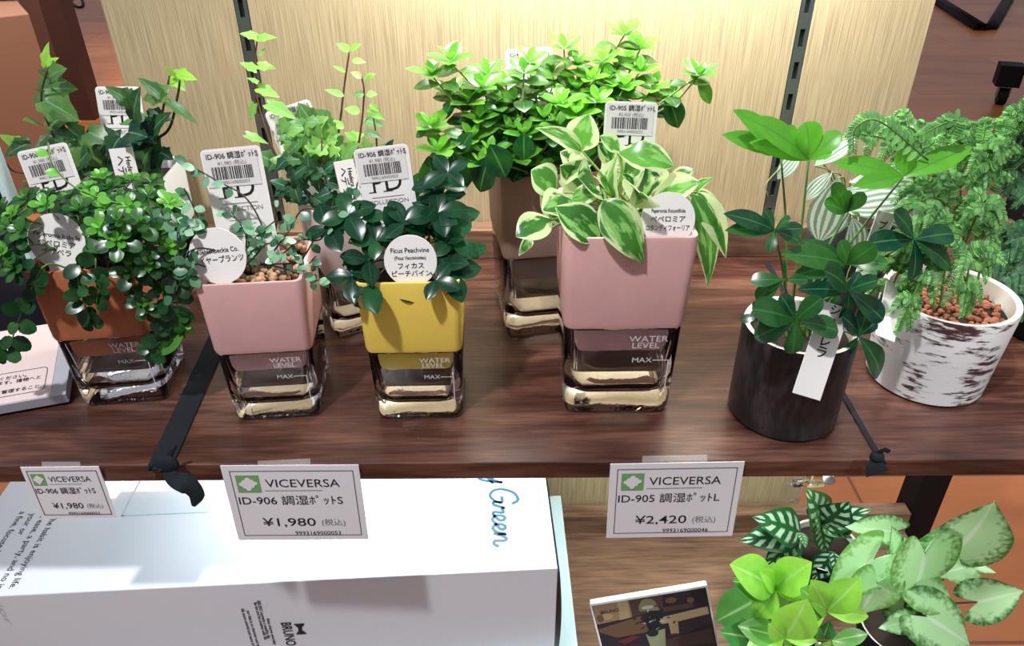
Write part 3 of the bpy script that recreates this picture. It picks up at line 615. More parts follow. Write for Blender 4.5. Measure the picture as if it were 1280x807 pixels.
# --- G: young ivy
p = Plant(7); rn = p.r
vine(p, [(400,255,.72),(352,205,.72),(328,150,.72),(318,95,.72),(322,45,.72)], .0012); vine(p, [(410,250,.73),(424,160,.74),(430,110,.74),(437,62,.74)], .0014)
vine(p, [(430,250,.73),(448,180,.73),(455,120,.73),(452,95,.73)], .0013); vine(p, [(440,255,.73),(470,200,.73),(465,130,.73)], .0013); vine(p, [(410,240,.69),(403,200,.68),(402,170,.68)], .0011)
gl = [((320,46),(299,42),.6,1),((323,48),(346,47),.55,.95),((320,87),(299,78),.6,.95),((323,82),(346,86),.6,.95),((322,103),(308,97),.5,.9),((323,110),(350,122),.6,.9),((318,130),(314,152),.5,.7),((335,130),(372,150),.5,.7),((325,70),(332,60),.6,.9),
 ((308,168),(336,180),.4,.8),((340,202),(318,190),1,.25),((345,200),(335,215),.9,.15),((380,160),(415,140),.95,.25),((388,150),(372,128),.9,.3),((350,170),(375,158),.7,.4),((360,178),(395,190),.7,.5),((365,168),(350,182),.7,.6),
 ((437,64),(420,54),.6,.9),((438,63),(452,55),.6,1),((440,76),(458,78),.5,.9),((432,90),(415,82),.3,.8),((430,120),(405,112),.35,.7),((452,97),(438,90),.6,.95),((456,100),(470,92),.6,1),((455,118),(441,118),.7,.3),((458,118),(472,118),.7,.8),
 ((450,140),(430,136),.6,.8),((458,138),(482,150),.4,.7),((462,130),(474,140),.5,.8),((455,150),(480,158),.5,.3),((455,165),(478,172),.5,.15),((445,175),(430,165),.6,.7),((430,160),(410,150),.5,.8),((430,170),(420,185),.6,.5),((460,190),(455,170),.6,.8),((455,200),(480,190),.6,.5),((470,200),(480,215),.7,.1)]
for bb, t, w, a in gl: p.px(bb, t, rn.uniform(.70, .74), w*1.1, a*.9, 'ivy' if bb[0] < 400 else 'ovate', curl=.4)
for i in range(75):
    lo = rn.random(); bb = (rn.uniform(355, 440), rn.uniform(150, 205)); an = rn.uniform(0, 6.28); p.px(bb, (bb[0]+21*cos(an), bb[1]+17*sin(an)), rn.uniform(.68, .74), .95, rn.uniform(.25, .8), 'ivy')
for i in range(60):
    bb = (rn.uniform(355, 425), rn.uniform(200, 250)); an = rn.uniform(0, 6.28); p.px(bb, (bb[0]+20*cos(an), bb[1]+18*sin(an)), rn.uniform(.675, .72), 1.0, rn.uniform(0, .1), 'ivy')
for i in range(30):
    bb = (rn.uniform(440, 490), rn.uniform(185, 240)); an = rn.uniform(0, 6.28); p.px(bb, (bb[0]+22*cos(an), bb[1]+18*sin(an)), rn.uniform(.72, .77), .6, rn.uniform(0, .45), 'ovate')
grow(p, 'ivy2', 'stem_red', G_)
# --- H: schefflera
p = Plant(8); rn = p.r; c0 = Vector((.248, .56, .08))
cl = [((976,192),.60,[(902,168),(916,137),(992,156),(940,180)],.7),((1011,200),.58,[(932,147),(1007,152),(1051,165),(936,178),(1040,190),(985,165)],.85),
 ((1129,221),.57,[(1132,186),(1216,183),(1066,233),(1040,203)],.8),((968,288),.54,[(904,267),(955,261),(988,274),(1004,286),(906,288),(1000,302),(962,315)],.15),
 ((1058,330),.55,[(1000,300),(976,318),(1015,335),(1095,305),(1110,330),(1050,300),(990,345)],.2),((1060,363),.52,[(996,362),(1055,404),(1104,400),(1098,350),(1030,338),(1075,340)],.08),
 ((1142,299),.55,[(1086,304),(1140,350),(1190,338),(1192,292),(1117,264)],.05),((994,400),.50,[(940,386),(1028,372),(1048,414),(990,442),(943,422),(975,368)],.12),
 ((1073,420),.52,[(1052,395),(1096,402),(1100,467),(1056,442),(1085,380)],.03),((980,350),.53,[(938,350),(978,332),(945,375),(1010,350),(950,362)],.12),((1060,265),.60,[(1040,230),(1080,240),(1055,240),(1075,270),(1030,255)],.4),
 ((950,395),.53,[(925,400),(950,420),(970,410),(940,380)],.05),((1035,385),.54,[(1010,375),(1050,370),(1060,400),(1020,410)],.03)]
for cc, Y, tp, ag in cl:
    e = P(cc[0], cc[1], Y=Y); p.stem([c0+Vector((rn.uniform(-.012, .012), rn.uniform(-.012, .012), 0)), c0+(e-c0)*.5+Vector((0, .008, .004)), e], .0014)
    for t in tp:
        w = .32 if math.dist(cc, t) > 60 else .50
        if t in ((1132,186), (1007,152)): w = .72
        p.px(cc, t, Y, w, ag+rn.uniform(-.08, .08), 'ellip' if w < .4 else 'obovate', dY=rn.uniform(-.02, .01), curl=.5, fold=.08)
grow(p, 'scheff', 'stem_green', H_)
# --- K: striped leaves
p = Plant(9); rn = p.r; c0 = Vector((.365, .775, .09))
for bb, t, w, a, Y in (((1048,222),(1024,302),.62,.5,.70),((1152,252),(1050,262),.42,.6,.69),((1002,190),(972,224),.5,.9,.70),((1065,272),(1064,326),.72,.3,.68),((1062,228),(1150,212),.3,.7,.71),((1018,207),(1072,172),.42,.9,.70),
   ((1150,170),(1178,214),.7,.7,.72),((1050,240),(1170,240),.3,.5,.72),((1085,262),(1150,285),.4,.3,.71),((1040,215),(1005,250),.45,.6,.73),((1100,150),(1165,185),.5,.6,.73),((1075,290),(1105,330),.5,.4,.72)):
    B = p.px(bb, t, Y, w, a, 'ellip', curl=.5); p.stem([c0, (c0+B)/2+Vector((0, 0, .02)), B], .0012)
for pts_ in ([(1030,190),(1060,168),(1100,158),(1112,165)],[(1020,185),(1040,172),(1052,166)],[(975,210),(958,230),(960,245)],[(1080,300),(1060,340),(1058,362)]):
    p.stem([P(x, y, Y=.70) for x, y in pts_], .0008)
grow(p, 'stripe', 'stem_pale', K_)
# --- I, J: ferns
def frond(p, pts, r0_=.0009, L0=.010, a0=.3, a1=.8, start=.25, step=2):
    pp = p.stem(pts, r0_, k=9); n = len(pp); rn = p.r
    for i in range(int(n*start), n, 1):
        t = (i-n*start)/(n*(1-start)); tg = (pp[min(i+1, n-1)]-pp[max(0, i-1)]).normalized(); sd = tg.cross(Vector((0, -.7, .7))).normalized()
        l_ = L0*(1-.55*t)*rn.uniform(.85, 1.1)
        for sg in (-1, 1):
            # each pinna carries its own small leaflets
            d = (sd*sg + tg*.45 + Vector((0, 0, -.15))).normalized(); q = pp[i]
            p.leaf(q, d, (0, -.6, .8), l_, l_*.42, 'tiny', .3, .1, min(1, rn.uniform(a0, a1)))
def feather(p, c, e, Y0, Y1, n=6, L0=.03, age=(.2, .8), sag=.02, stemr=.0012):
    """a frond whose side branches are themselves feathered"""
    rn = p.r; a = P(c[0], c[1], Y=Y0); b_ = P(e[0], e[1], Y=Y1); mid = (a+b_)/2 + Vector((0, 0, sag*1.5))
    pp = p.stem([a, mid, b_], stemr, k=8); N = len(pp)
    for k in range(n):
        i = int(N*(.25+.72*k/n)); q = pp[min(i, N-1)]; tg = (pp[min(i+1, N-1)]-pp[max(i-1, 0)]).normalized(); sd = tg.cross(Vector((0, -.7, .7))).normalized()
        for sg in (-1, 1):
            l_ = L0*(1-.5*k/n)*rn.uniform(.8, 1.15); d = sd*sg*.9+tg*.6; e2 = q+d*l_+Vector((0, 0, -sag*.4))
            frond(p, [q, q+d*l_*.55+Vector((0, 0, .003)), e2], .0004, .0078, age[0], age[1], .1)
    frond(p, [pp[-3], pp[-2], b_, b_+(b_-pp[-3])*.6-Vector((0, 0, .004))], .0004, .006, age[0], age[1], 0)
p = Plant(10); rn = p.r; c0 = Vector((.402, .606, .08))
for x, y in ((1165,395),(1175,390),(1195,400)): p.stem([P(x, y, Y=.60), P(x+6, y-60, Y=.61), P(x+10, y-120, Y=.61)], .0016)
p.stem([P(1195,400,Y=.59), P(1215,370,Y=.60), P(1225,330,Y=.61), P(1222,250,Y=.62)], .0014)
fd = [x_ for i_, x_ in enumerate([((1160,290),(1068,165),.63,.60),((1160,250),(1105,165),.63,.62),((1205,300),(1150,160),.62,.60),((1210,280),(1200,165),.63,.62),((1215,290),(1255,165),.64,.62),((1225,250),(1278,145),.66,.63),((1200,330),(1130,255),.60,.57),
 ((1195,330),(1230,265),.60,.58),((1180,340),(1145,315),.58,.56),((1190,330),(1205,380),.58,.56),((1165,350),(1115,330),.58,.57),((1175,330),(1125,405),.57,.545),((1180,300),(1100,290),.62,.60),((1210,310),(1262,255),.62,.60),((1200,260),(1170,225),.64,.62),((1150,330),(1100,385),.60,.57),((1220,240),(1190,180),.66,.66),((1185,290),(1240,330),.61,.60),((1180,250),(1140,205),.63,.62),((1200,215),(1235,225),.62,.60),((1170,310),(1160,265),.60,.59),((1130,270),(1110,350),.62,.60)]) if i_ not in (2, 12, 13, 21)]
for c, e, Y0, Y1 in fd: feather(p, c, e, Y0, Y1, 4, rn.uniform(.022, .032), (.1, 1))
for pts_ in ([(1180,170),(1195,150),(1172,158),(1150,170)],[(1140,345),(1130,370),(1125,400),(1122,412)],[(1150,340),(1140,375),(1138,410)],[(1205,345),(1215,370),(1208,392)],[(1160,200),(1100,152),(1070,160),(1066,190)]):
    frond(p, [P(x, y, Y=.57) for x, y in pts_], .0008, .011, .3, .8, .1)
grow(p, 'fern', 'stem_green', I_)
p = Plant(11); rn = p.r
for e in ((1240,215),(1258,150),(1285,135),(1240,320),(1265,300),(1262,380),(1275,250),(1250,350)):
    feather(p, (1295, 350 if e[1] > 250 else 270), e, .69, rn.uniform(.63, .68), 6, .03, (.0, .55), .015)
grow(p, 'fern2', 'stem_green', J_)
#LOWER
# ------------------------------------------------------------------ lower shelf plants
Q_ = round_pot((.447, .757), ZL, .040, .050, .085, 'black_metal', 'cream_glaze', 'black pot with a white rim holding silver-patterned pilea on the lower shelf', None, rim=.004)
R_ = round_pot((.340, .600), ZL, .040, .048, .085, 'black_metal', 'cream_glaze', 'pot of rounded lime green peperomia leaves at the front of the lower shelf', None)
T_ = round_pot((.500, .625), ZL, .042, .052, .085, 'black_metal', 'cream_glaze', 'pot of pale arrow-shaped syngonium leaves at the lower right', None)
p = Plant(12); rn = p.r; c0 = Vector((.447, .757, ZL+.075))
for t, w, a, b0 in (((1006,610),.42,.45,0),((1091,636),.36,.1,0),((940,646),.40,.2,1),((923,676),.40,.1,1),((954,711),.42,.1,1),((962,650),.42,.5,1),((1007,685),.42,.7,1),((1030,693),.55,.3,0),((1066,673),.42,.6,0),((1045,720),.55,.05,2),((1062,626),.6,.0,0),((1015,640),.5,.9,0),((985,690),.4,.2,1),((1015,725),.5,.0,2),((1040,650),.5,.5,0)):
    bb = ((1026,655),(1000,665),(1042,690))[b0]; B = p.px(bb, t, .745 if b0 < 2 else .72, w*1.32, a, 'ovate', dY=rn.uniform(-.03, .0), curl=.5)
    p.stem([c0, (c0+B)/2, B], .0011)
grow(p, 'pilea', 'stem_green', Q_)
p = Plant(13); rn = p.r; c0 = Vector((.345, .595, ZL+.075))
lm = [((969,736),[((912,705),.5,.7),((967,702),.5,.9),((1015,702),.55,.9),((949,713),.35,.9),((916,726),.55,.25),((1004,746),.5,.8),((943,773),.75,.85),((975,768),.7,.6),((895,776),.55,.25),((1000,722),.45,.5)],.61),
 ((1033,764),[((1076,722),.5,.8),((1013,724),.42,.8),((1086,770),.4,.85),((982,784),.55,.85),((1012,752),.35,.7),((1000,735),.5,.5)],.59),((980,797),[((1009,748),.5,.85),((1022,801),.4,.8),((932,812),.55,.85),((960,779),.4,.85),((922,782),.5,.3),((990,830),.5,.5)],.57),
 ((1040,800),[((1010,830),.5,.7),((1075,825),.6,.7),((1085,792),.45,.3),((1060,840),.5,.4)],.575),((950,800),[((900,790),.5,.1),((915,830),.5,.3),((1000,790),.5,.2)],.59)]
for cc, tp, Y in lm:
    e = P(cc[0], cc[1], Y=Y); p.stem([c0, (c0+e)/2+Vector((0, .005, .0)), e], .0022)
    for t, w, a in tp: p.px(cc, t, Y, w*1.02, a, 'ellip', dY=rn.uniform(-.025, .005), curl=.4, fold=.14, n=(rn.uniform(-.5, .3), -.5, .85))
for i in range(20):
    bb = (rn.uniform(930, 1060), rn.uniform(760, 830)); an = rn.uniform(0, 6.28); p.px(bb, (bb[0]+36*cos(an), bb[1]+30*sin(an)), rn.uniform(.60, .64), .5, rn.uniform(0, .4), 'ellip')
grow(p, 'lime', 'stem_red', R_)
p = Plant(14); rn = p.r; c0 = Vector((.50, .625, ZL+.075))
for bb, t, w, a, Y, n in (((1197,684),(1243,626),1.0,.3,.63,(-.1,-.8,.6)),((1156,690),(1136,748),1.15,.6,.61,(.2,-.7,.7)),((1116,664),(1056,658),.55,.3,.66,None),((1113,708),(1114,657),.55,.1,.645,(.5,-.7,.5)),
   ((1092,698),(1032,742),.85,.8,.62,None),((1096,728),(1072,768),1.1,.9,.60,None),((1222,752),(1280,738),1.0,.1,.60,None),((1208,708),(1168,718),.8,.6,.64,None),((1212,705),(1246,716),.5,.0,.65,None),((1150,736),(1192,756),.9,.7,.60,None),
   ((1158,770),(1212,806),.85,.3,.58,None),((1135,775),(1098,785),.7,.0,.59,None),((1130,735),(1120,780),.8,.1,.63,None),((1160,730),(1185,745),.9,.1,.64,None),((1170,790),(1150,830),.9,.2,.6,None),((1120,755),(1140,790),.8,.1,.63,None),((1130,690),(1110,730),.8,.4,.64,None)):
    B = p.px(bb, t, Y, w*1.05, a, 'arrow', dY=rn.uniform(-.02, 0), curl=.35, n=n, fold=.08, wave=.015)
    p.stem([c0+Vector((rn.uniform(-.01, .01), 0, 0)), (c0+B)/2+Vector((0, .01, .005)), B], .0016)
grow(p, 'syng', 'stem_dark', T_)
#TAGS
# ------------------------------------------------------------------ tags and labels
def rounded_card(mb, w, h, r, t, mi=0, cx=0, cy=0):
    pts = [(x+cx, y+cy) for x, y, _ in rsq(w/2, r, 0, 4, h/2)]
    mb.loops([[(x, y, -t) for x, y in pts], [(x, y, 0) for x, y in pts]], mi)
BAR = random.Random(3); BARS = []
x = 0
while x < 1:
    w = BAR.choice((.012, .012, .02, .03)); BARS.append((x, min(1, x+w))); x += w+BAR.choice((.01, .014, .022, .03))
def pd_tag(tl, tr, Y, dYt, length, label, bottomY=None, code='ID-906 調湿ﾎﾟｯﾄS', price='¥1,980', slant=0):
    TL = P(*tl, Y=Y); TR = P(*tr, Y=Y+dYt); ex = (TR-TL); w = ex.length
    dn = Vector((slant, -(bottomY or .25), -1))
    m = frame_px((TL+TR)/2, ex, dn); r = empty('price_tag'); r.matrix_world = m; tag(r, label, 'price tag', 'tall white price tags stuck in the pots')
    c = MB(); rounded_card(c, w, length, .004, .0008, 0, 0, -length/2); c = c.build('card', 'tag_white', r)
    s_ = MB(); rect(s_, -w*.47, -w*.62, w*.43, -w*.04, 0, .0006); s_.build('price_sticker', 'sticker', c)
    t = MB(); t.m('ink'); t.m('grey_ink')
    text_into(t, code, -w*.42, -w*.16, w*.118, 0, sx=.98, z=.0009, bold=.00006); text_into(t, price+' (税込)', 0, -w*.265, w*.085, 1, 'CENTER', z=.0009)
    for a, b_ in BARS: rect(t, -w*.36+a*w*.68, -w*.50, -w*.36+b_*w*.68, -w*.29, 0, .0009)
    text_into(t, '9993169000053', 0, -w*.575, w*.075, 1, 'CENTER', z=.0009)
    # lower part of the big letters shows under the sticker
    text_into(t, 'P', -w*.17, -w*.80, w*.46, 0, 'CENTER', sx=.95, z=.0003); text_into(t, 'D', w*.13, -w*.80, w*.46, 0, 'CENTER', sx=1.05, z=.0003)
    rect(t, -w*.34, -w*.812, -w*.20, -w*.797, 0, .0004); rect(t, -w*.07, -w*.812, w*.10, -w*.797, 0, .0004)
    rect(t, -w*.3, -w*.91, w*.3, -w*.90, 1, .0004); text_into(t, 'COLLECTION', 0, -w*1.03, w*.105, 1, 'CENTER', sx=1.15, z=.0004)
    for i in range(5): rect(t, -w*(.24-.03*(i % 2)), -w*(1.19+.07*i), w*(.24-.04*(i % 3)), -w*(1.18+.07*i), 1, .0004)
    t.build('printing', None, c)
    return r
pd_tag((20,190), (82,177), .655, 0, .115, 'price tag in the orange pot behind the bushy peperomia', slant=.06)
pd_tag((118,108), (174,108), .815, 0, .12, 'price tag in the white ivy pot, mostly covered by ivy')
pd_tag((249,188), (324,181), .605, 0, .115, 'price tag in the small pink pot, standing clear above the wiry vine', slant=.02)
pd_tag((330,141), (386,123), .745, .01, .12, 'price tag among the light green ivy of the mauve pot')
pd_tag((441,187), (509,179), .61, 0, .115, 'price tag standing in the yellow pot')
pd_tag((631,62), (690,58), .80, 0, .14, 'price tag among the bright shoots of the brown pot, highest of the tags', code='ID-905 調湿ﾎﾟｯﾄL', price='¥2,420')
pd_tag((757,126), (823,128), .655, 0, .12, 'price tag in the large pink pot behind the variegated leaves', code='ID-905 調湿ﾎﾟｯﾄL', price='¥2,420')
def round_tag(c, rpx, Y, lines, label, lean=.3, turn=0, drop=.05, slant=0):
    C = P(*c, Y=Y); ex = P(c[0]+rpx, c[1]-turn, Y=Y)-P(c[0]-rpx, c[1]+turn, Y=Y); R = ex.length/2
    m = frame_px(C, ex, Vector((slant, -lean, -1))); r = empty('name_tag'); r.matrix_world = m; tag(r, label, 'plant name tag', 'round white plant name tags')
    q = MB(); N = 40
    pts = []
    for i in range(N+1):
        a = -pi/2+.28 + (2*pi-.56)*i/N; pts.append((R*cos(a), R*sin(a)))
    pts += [(-R*.2, -R-drop), (R*.2, -R-drop)]
    pts = pts
    q.loops([[(x, y, -.0008) for x, y in pts], [(x, y, 0) for x, y in pts]]); d_ = q.build('disc', 'tag_white', r)
    t = MB(); t.m('ink')
    for s_, y, h, sx in lines: text_into(t, s_, 0, y*R, h*R, 0, 'CENTER', sx=sx, bold=.00006)
    t.build('printing', None, d_); return r
round_tag((71,301), 36, .580, [('Peperomia Isabelle', .12, .24, .9), ('ペペロミア', -.2, .27, 1), ('イザベラ', -.5, .27, 1)], 'round name tag for the peperomia leaning at the orange pot rim', .32, -5, .008)
round_tag((272,320), 35, .553, [('Muehlenbeckia Co.', .12, .24, .85), ('ワイヤープランツ', -.22, .27, .85)], 'round name tag among the wiry vine on the small pink pot', .25, 4, .004)
round_tag((513,326), 33, .549, [('Ficus Peachvine', .33, .26, .9), ('(Ficus Vaccinioides)', .06, .19, .8), ('フィカス', -.28, .26, 1), ('ピーチバイン', -.58, .26, 1)], 'round name tag for the ficus at the front of the yellow pot', .25, 1, .002)
round_tag((835,274), 34, .557, [('Peperomia Rotundifolia', .25, .20, .66), ('ペペロミア', -.08, .26, 1), ('ロタンディフォーリア', -.40, .24, .68)], 'round name tag on the large pink pot reading in Japanese below Peperomia', .32, 0, .004)
def slip(corners, Y, texts, label, lean=.25, length=None, dY=0):
    TL, TR, BL = [P(x, y, Y=Y) for x, y in corners[:2]]+[P(*corners[2], Y=Y-dY)]
    ex = TR-TL; dn = BL-TL; w = ex.length; L = length or dn.length; ey_ = -dn.normalized(); ex_ = (ex-ey_*ex.dot(ey_)).normalized(); m = frame_px((TL+TR)/2, ex_, dn)
    r = empty('name_slip'); r.matrix_world = m; tag(r, label, 'plant name tag')
    q = MB(); q.box((-w/2, -L, -.0008), (w/2, 0, 0)); d_ = q.build('slip', 'tag_white', r, bevel=.0002)
    t = MB(); t.m('ink')
    for s_, x, y, h, mode in texts:
        if mode == 'rot': text_into(t, s_, x*w, y*L, h*w, 0, rot=-pi/2, bold=.00012)
        else: text_into(t, s_, x*w, y*L, h*w, 0, 'CENTER', bold=.00015)
    if t.f: t.build('printing', None, d_)
    return r
slip([(135,184),(165,186),(152,250)], .735, [('Hedera helix', .12, -.12, .30, 'rot'), ('ヘデラ', -.28, -.10, .44, 'rot')], 'narrow white name slip in the dark ivy of the white pot', dY=.012, length=.07)
slip([(417,204),(441,197),(430,262)], .665, [('Hedera helix', .12, -.12, .30, 'rot'), ('ヘデラ', -.28, -.10, .44, 'rot')], 'narrow white name slip in the light green ivy of the mauve pot', dY=.012, length=.06)
slip([(1028,378),(1064,384),(990,493)], .521, [('ラ', 0, -.56, .44, ''), ('レ', 0, -.44, .44, ''), ('フ', 0, -.32, .44, ''), ('ェ', 0, -.21, .38, ''), ('シ', 0, -.10, .38, '')], 'long white name slip hanging over the rim of the black pot', dY=.035)
slip([(1108,352),(1132,358),(1094,420)], .575, [], 'plain pale slip hanging at the left of the birch-bark pot', dY=.035)
slip([(1098,262),(1120,268),(1068,345)], .64, [('ブ', 0, -.25, .5, ''), ('レ', 0, -.42, .5, '')], 'grey-white slip among the leaves between the schefflera and fern', dY=.02)
# ------------------------------------------------------------------ price cards on the shelf edge
def logo(mb, x, y, w, h, gi, wi):
    rect(mb, x, y-h, x+w, y, gi, .0004); rn = random.Random(4); cx, cy = x+w/2, y-h/2; pts = []
    corners = [(-.42, .0), (0, .40), (.42, .05), (-.02, -.42)]
    for i in range(4):
        a, b_ = corners[i], corners[(i+1) % 4]
        for k in range(6):
            t = k/6; j = (.035 if k % 2 else -.02); px_, py_ = a[0]+(b_[0]-a[0])*t, a[1]+(b_[1]-a[1])*t
            l_ = math.hypot(px_, py_) or 1; pts.append((cx+(px_+px_/l_*j)*w, cy+(py_+py_/l_*j)*h, .0007))
    mb.add(pts, [tuple(reversed(range(len(pts))))], wi)
def price_card(tl, tr, hgt, code, price, num, label, k=1.0, lean=.04, yd=.4825, dY=0):
    TL = P(*tl, Y=yd); TR = P(*tr, Y=yd+dY); ex = TR-TL; w = ex.length; m = frame_px((TL+TR)/2, ex, Vector((0, -lean, -1)))
    r = empty('price_card'); r.matrix_world = m; tag(r, label, 'price card', 'white price cards taped to the shelf edge'); h = hgt
    q = MB(); q.box((-w/2, -h, -.0009), (w/2, 0, 0)); K = q.build('card', 'card_white', r)
    q = MB(); a, b_, c, d = -w*.445, w*.455, -h*.065, -h*.935; t_ = .0006
    rect(q, a, c-t_, b_, c, 0); rect(q, a, d, b_, d+t_, 0); rect(q, a, d, a+t_, c, 0); rect(q, b_-t_, d, b_, c, 0)
    q.build('printed_border', 'ink', K)
    q = MB(); q.m('green_ink'); q.m('card_white'); logo(q, -w*.41, -h*.12, w*.17, h*.22, 0, 1); q.build('logo', None, K)
    t = MB(); t.m('ink'); t.m('grey_ink')
    text_into(t, 'VICEVERSA', -w*.20, -h*.275, h*.145, 0, sx=1.02*w/h/1.33); text_into(t, '"', w*.19, -h*.235, h*.07, 0); rect(t, -w*.215, -h*.325, w*.21, -h*.318, 1)
    text_into(t, code, -w*.04, -h*.50, h*.135, 0, 'CENTER', sx=1.02*w/h/1.33, bold=.00004)
    text_into(t, price, -w*.08, -h*.80, h*.155, 0, 'CENTER', sx=1.25*w/h/1.33, bold=.00003); text_into(t, '(税込)', w*.16, -h*.79, h*.10, 1, sx=.95)
    text_into(t, num, w*.30, -h*.925, h*.07, 0, 'RIGHT', sx=1.05)
    t.build('printing', None, K); return r
price_card((25,584), (123,583), .058, 'ID-906 調湿ﾎﾟｯﾄS', '¥1,980', '9993169000053', 'small price card reading 1,980 yen at the far left of the shelf edge')
price_card((275,582), (448,581), .0865, 'ID-906 調湿ﾎﾟｯﾄS', '¥1,980', '9993169000053', 'larger price card reading 1,980 yen below the small pink pot')
price_card((763,580), (931,577), .086, 'ID-905 調湿ﾎﾟｯﾄL', '¥2,420', '9993169000046', 'price card reading 2,420 yen below the large pink pot')
def tape(pts, label):
    q = MB(); vs = [P(x, y, z=.0008) for x, y in pts[:4]]; e = [Vector((vs[0].x, .4845, .0006)), Vector((vs[1].x, .4845, .0006)), Vector((vs[1].x, .4835, -.008)), Vector((vs[0].x, .4835, -.008))]
    a = vs[3]; b_ = vs[2]
    V = [a, b_, e[1], e[0], e[3], e[2]]
    q.add([tuple(v) for v in V], [(0, 3, 2, 1), (3, 4, 5, 2)]); n = len(q.v); q.add([tuple(v+Vector((0, 0.0002, .0002))) for v in V], [(0, 1, 2, 3), (3, 2, 5, 4)])
    tag(q.build('clear_tape', tape_m), label, 'tape', 'strips of clear tape on the shelf edge')
tape([(322,581),(388,580),(388,573),(322,576)], 'strip of clear tape above the larger 1,980 yen card')
tape([(803,579),(884,577),(884,568),(803,570)], 'strip of clear tape above the 2,420 yen card')
tape([(52,583),(100,583),(100,577),(52,577)], 'strip of clear tape above the small 1,980 yen card')
# ------------------------------------------------------------------ cords
def ribbon(mb, pts, wd, th=.0018, k=6, nrm=None):
    pp = spline(pts, k); N = len(pp); o = len(mb.v)
    for i, q in enumerate(pp):
        t = (pp[min(i+1, N-1)]-pp[max(i-1, 0)]).normalized(); f = i/(N-1)*(len(wd)-1); j = min(int(f), len(wd)-2); w = wd[j]+(wd[j+1]-wd[j])*(f-j)
        sd = Vector((1, 0, 0)) - t*t.x
        if sd.length < .3: sd = Vector((0, 0, 1)) - t*t.z
        sd.normalize(); n = sd.cross(t)
        for a, b_ in ((-1, -.4), (-.6, .9), (.6, .9), (1, -.4), (0, -.9)): mb.v.append(tuple(q+sd*(a*w/2)+n*(b_*th/2)))
    for i in range(N-1):
        for c in range(5): mb.f.append((o+i*5+c, o+i*5+(c+1) % 5, o+(i+1)*5+(c+1) % 5, o+(i+1)*5+c)); mb.mi.append(0)
    mb.f.append(tuple(o+i for i in range(5))); mb.f.append(tuple(o+(N-1)*5+i for i in reversed(range(5)))); mb.mi += [0, 0]
def blob(mb, c, rx, ry, rz_, n=10):
    L = []
    for j in range(1, 7):
        a = -pi/2+pi*j/7; L.append([(c[0]+rx*cos(a)*cos(2*pi*i/n)*(1+.12*sin(3*i)), c[1]+ry*cos(a)*sin(2*pi*i/n), c[2]+rz_*sin(a)) for i in range(n)])
    mb.loops(L)
def cord(back, front, knot, wd, tails, label, kr=.008):
    r = empty('tied_cord', knot); tag(r, label, 'cord', 'black cords tied round the shelf')
    q = MB(); ribbon(q, [back, (Vector(back)+Vector(front))/2, front, Vector((front[0], .4815, .001)), knot], wd)
    for t in q.v: pass
    o1 = q.build('band', 'cord', r)
    q = MB(); blob(q, knot, kr, .005, kr*.9); o2 = q.build('knot', 'cord', r, smooth=True)
    os_ = [o1, o2]
    for t, w in tails:
        q = MB(); ribbon(q, [knot]+t, w); os_.append(q.build('tail', 'cord', r))
    local(r, *os_)
kn = P(208,580,Y=.476)
cord(Vector((-.322, .84, .0012)), Vector((P(212,560,z=0).x, .50, .0012)), kn, [.023, .022, .021, .017, .010], [([P(216,597,Y=.470), P(236,606,Y=.466), P(245,618,Y=.464), P(242,632,Y=.463)], [.008, .013, .018, .015, .003]), ([P(198,586,Y=.472), P(191,586,Y=.472)], [.006, .005, .002]), ([P(213,566,Y=.478),P(220,556,Y=.480)], [.006, .005, .003])], 'flat black cord tied over the shelf edge left of the small pink pot', .011)
kn = P(1096,570,Y=.477)
cord(Vector((.316, .84, .0012)), Vector((P(1092,560,z=0).x, .50, .0012)), kn, [.006, .0055, .005, .005, .006], [([P(1094,582,Y=.474), P(1096,592,Y=.473)], [.008, .016, .018]), ([P(1104,562,Y=.474), P(1112,564,Y=.474)], [.005, .005, .004])], 'thin black cord knotted on the shelf edge between the two round pots', .006)
#BOXES
# ------------------------------------------------------------------ white carton on the lower shelf
zt = -.22
FR = P(697,710,z=zt); BR_ = P(683.5,597,z=zt); FL0 = P(0,744.5,z=zt)
ex = (FR-FL0).normalized(); ey = Vector((0,0,1)).cross(ex).normalized()
if ey.y < 0: ey = -ey
Wb = .66; Db = .27; base_z = -.404
hb = zt-base_z-.0
r = empty('white_carton', (FR.x, FR.y, base_z), math.atan2(ex.y, ex.x)); tag(r, 'large white printed carton lying on the lower shelf under the lamp', 'box')
q = MB(); q.box((-Wb, 0, 0), (0, Db, hb)); CB = q.build('carton_body', 'box_white', r, bevel=.0012)
q = MB(); L = []
for i in range(9):
    zz = hb*.93*i/8; L.append([(.0008, .004, zz), (.0035+.004*sin(pi*i/8), .006, zz), (.0035+.004*sin(pi*i/8), Db*.6, zz), (.0008, Db*.6, zz)])
q.loops(L); q.build('side_strip', 'dark_board', r)  # dark bulging strip along the right side of the carton
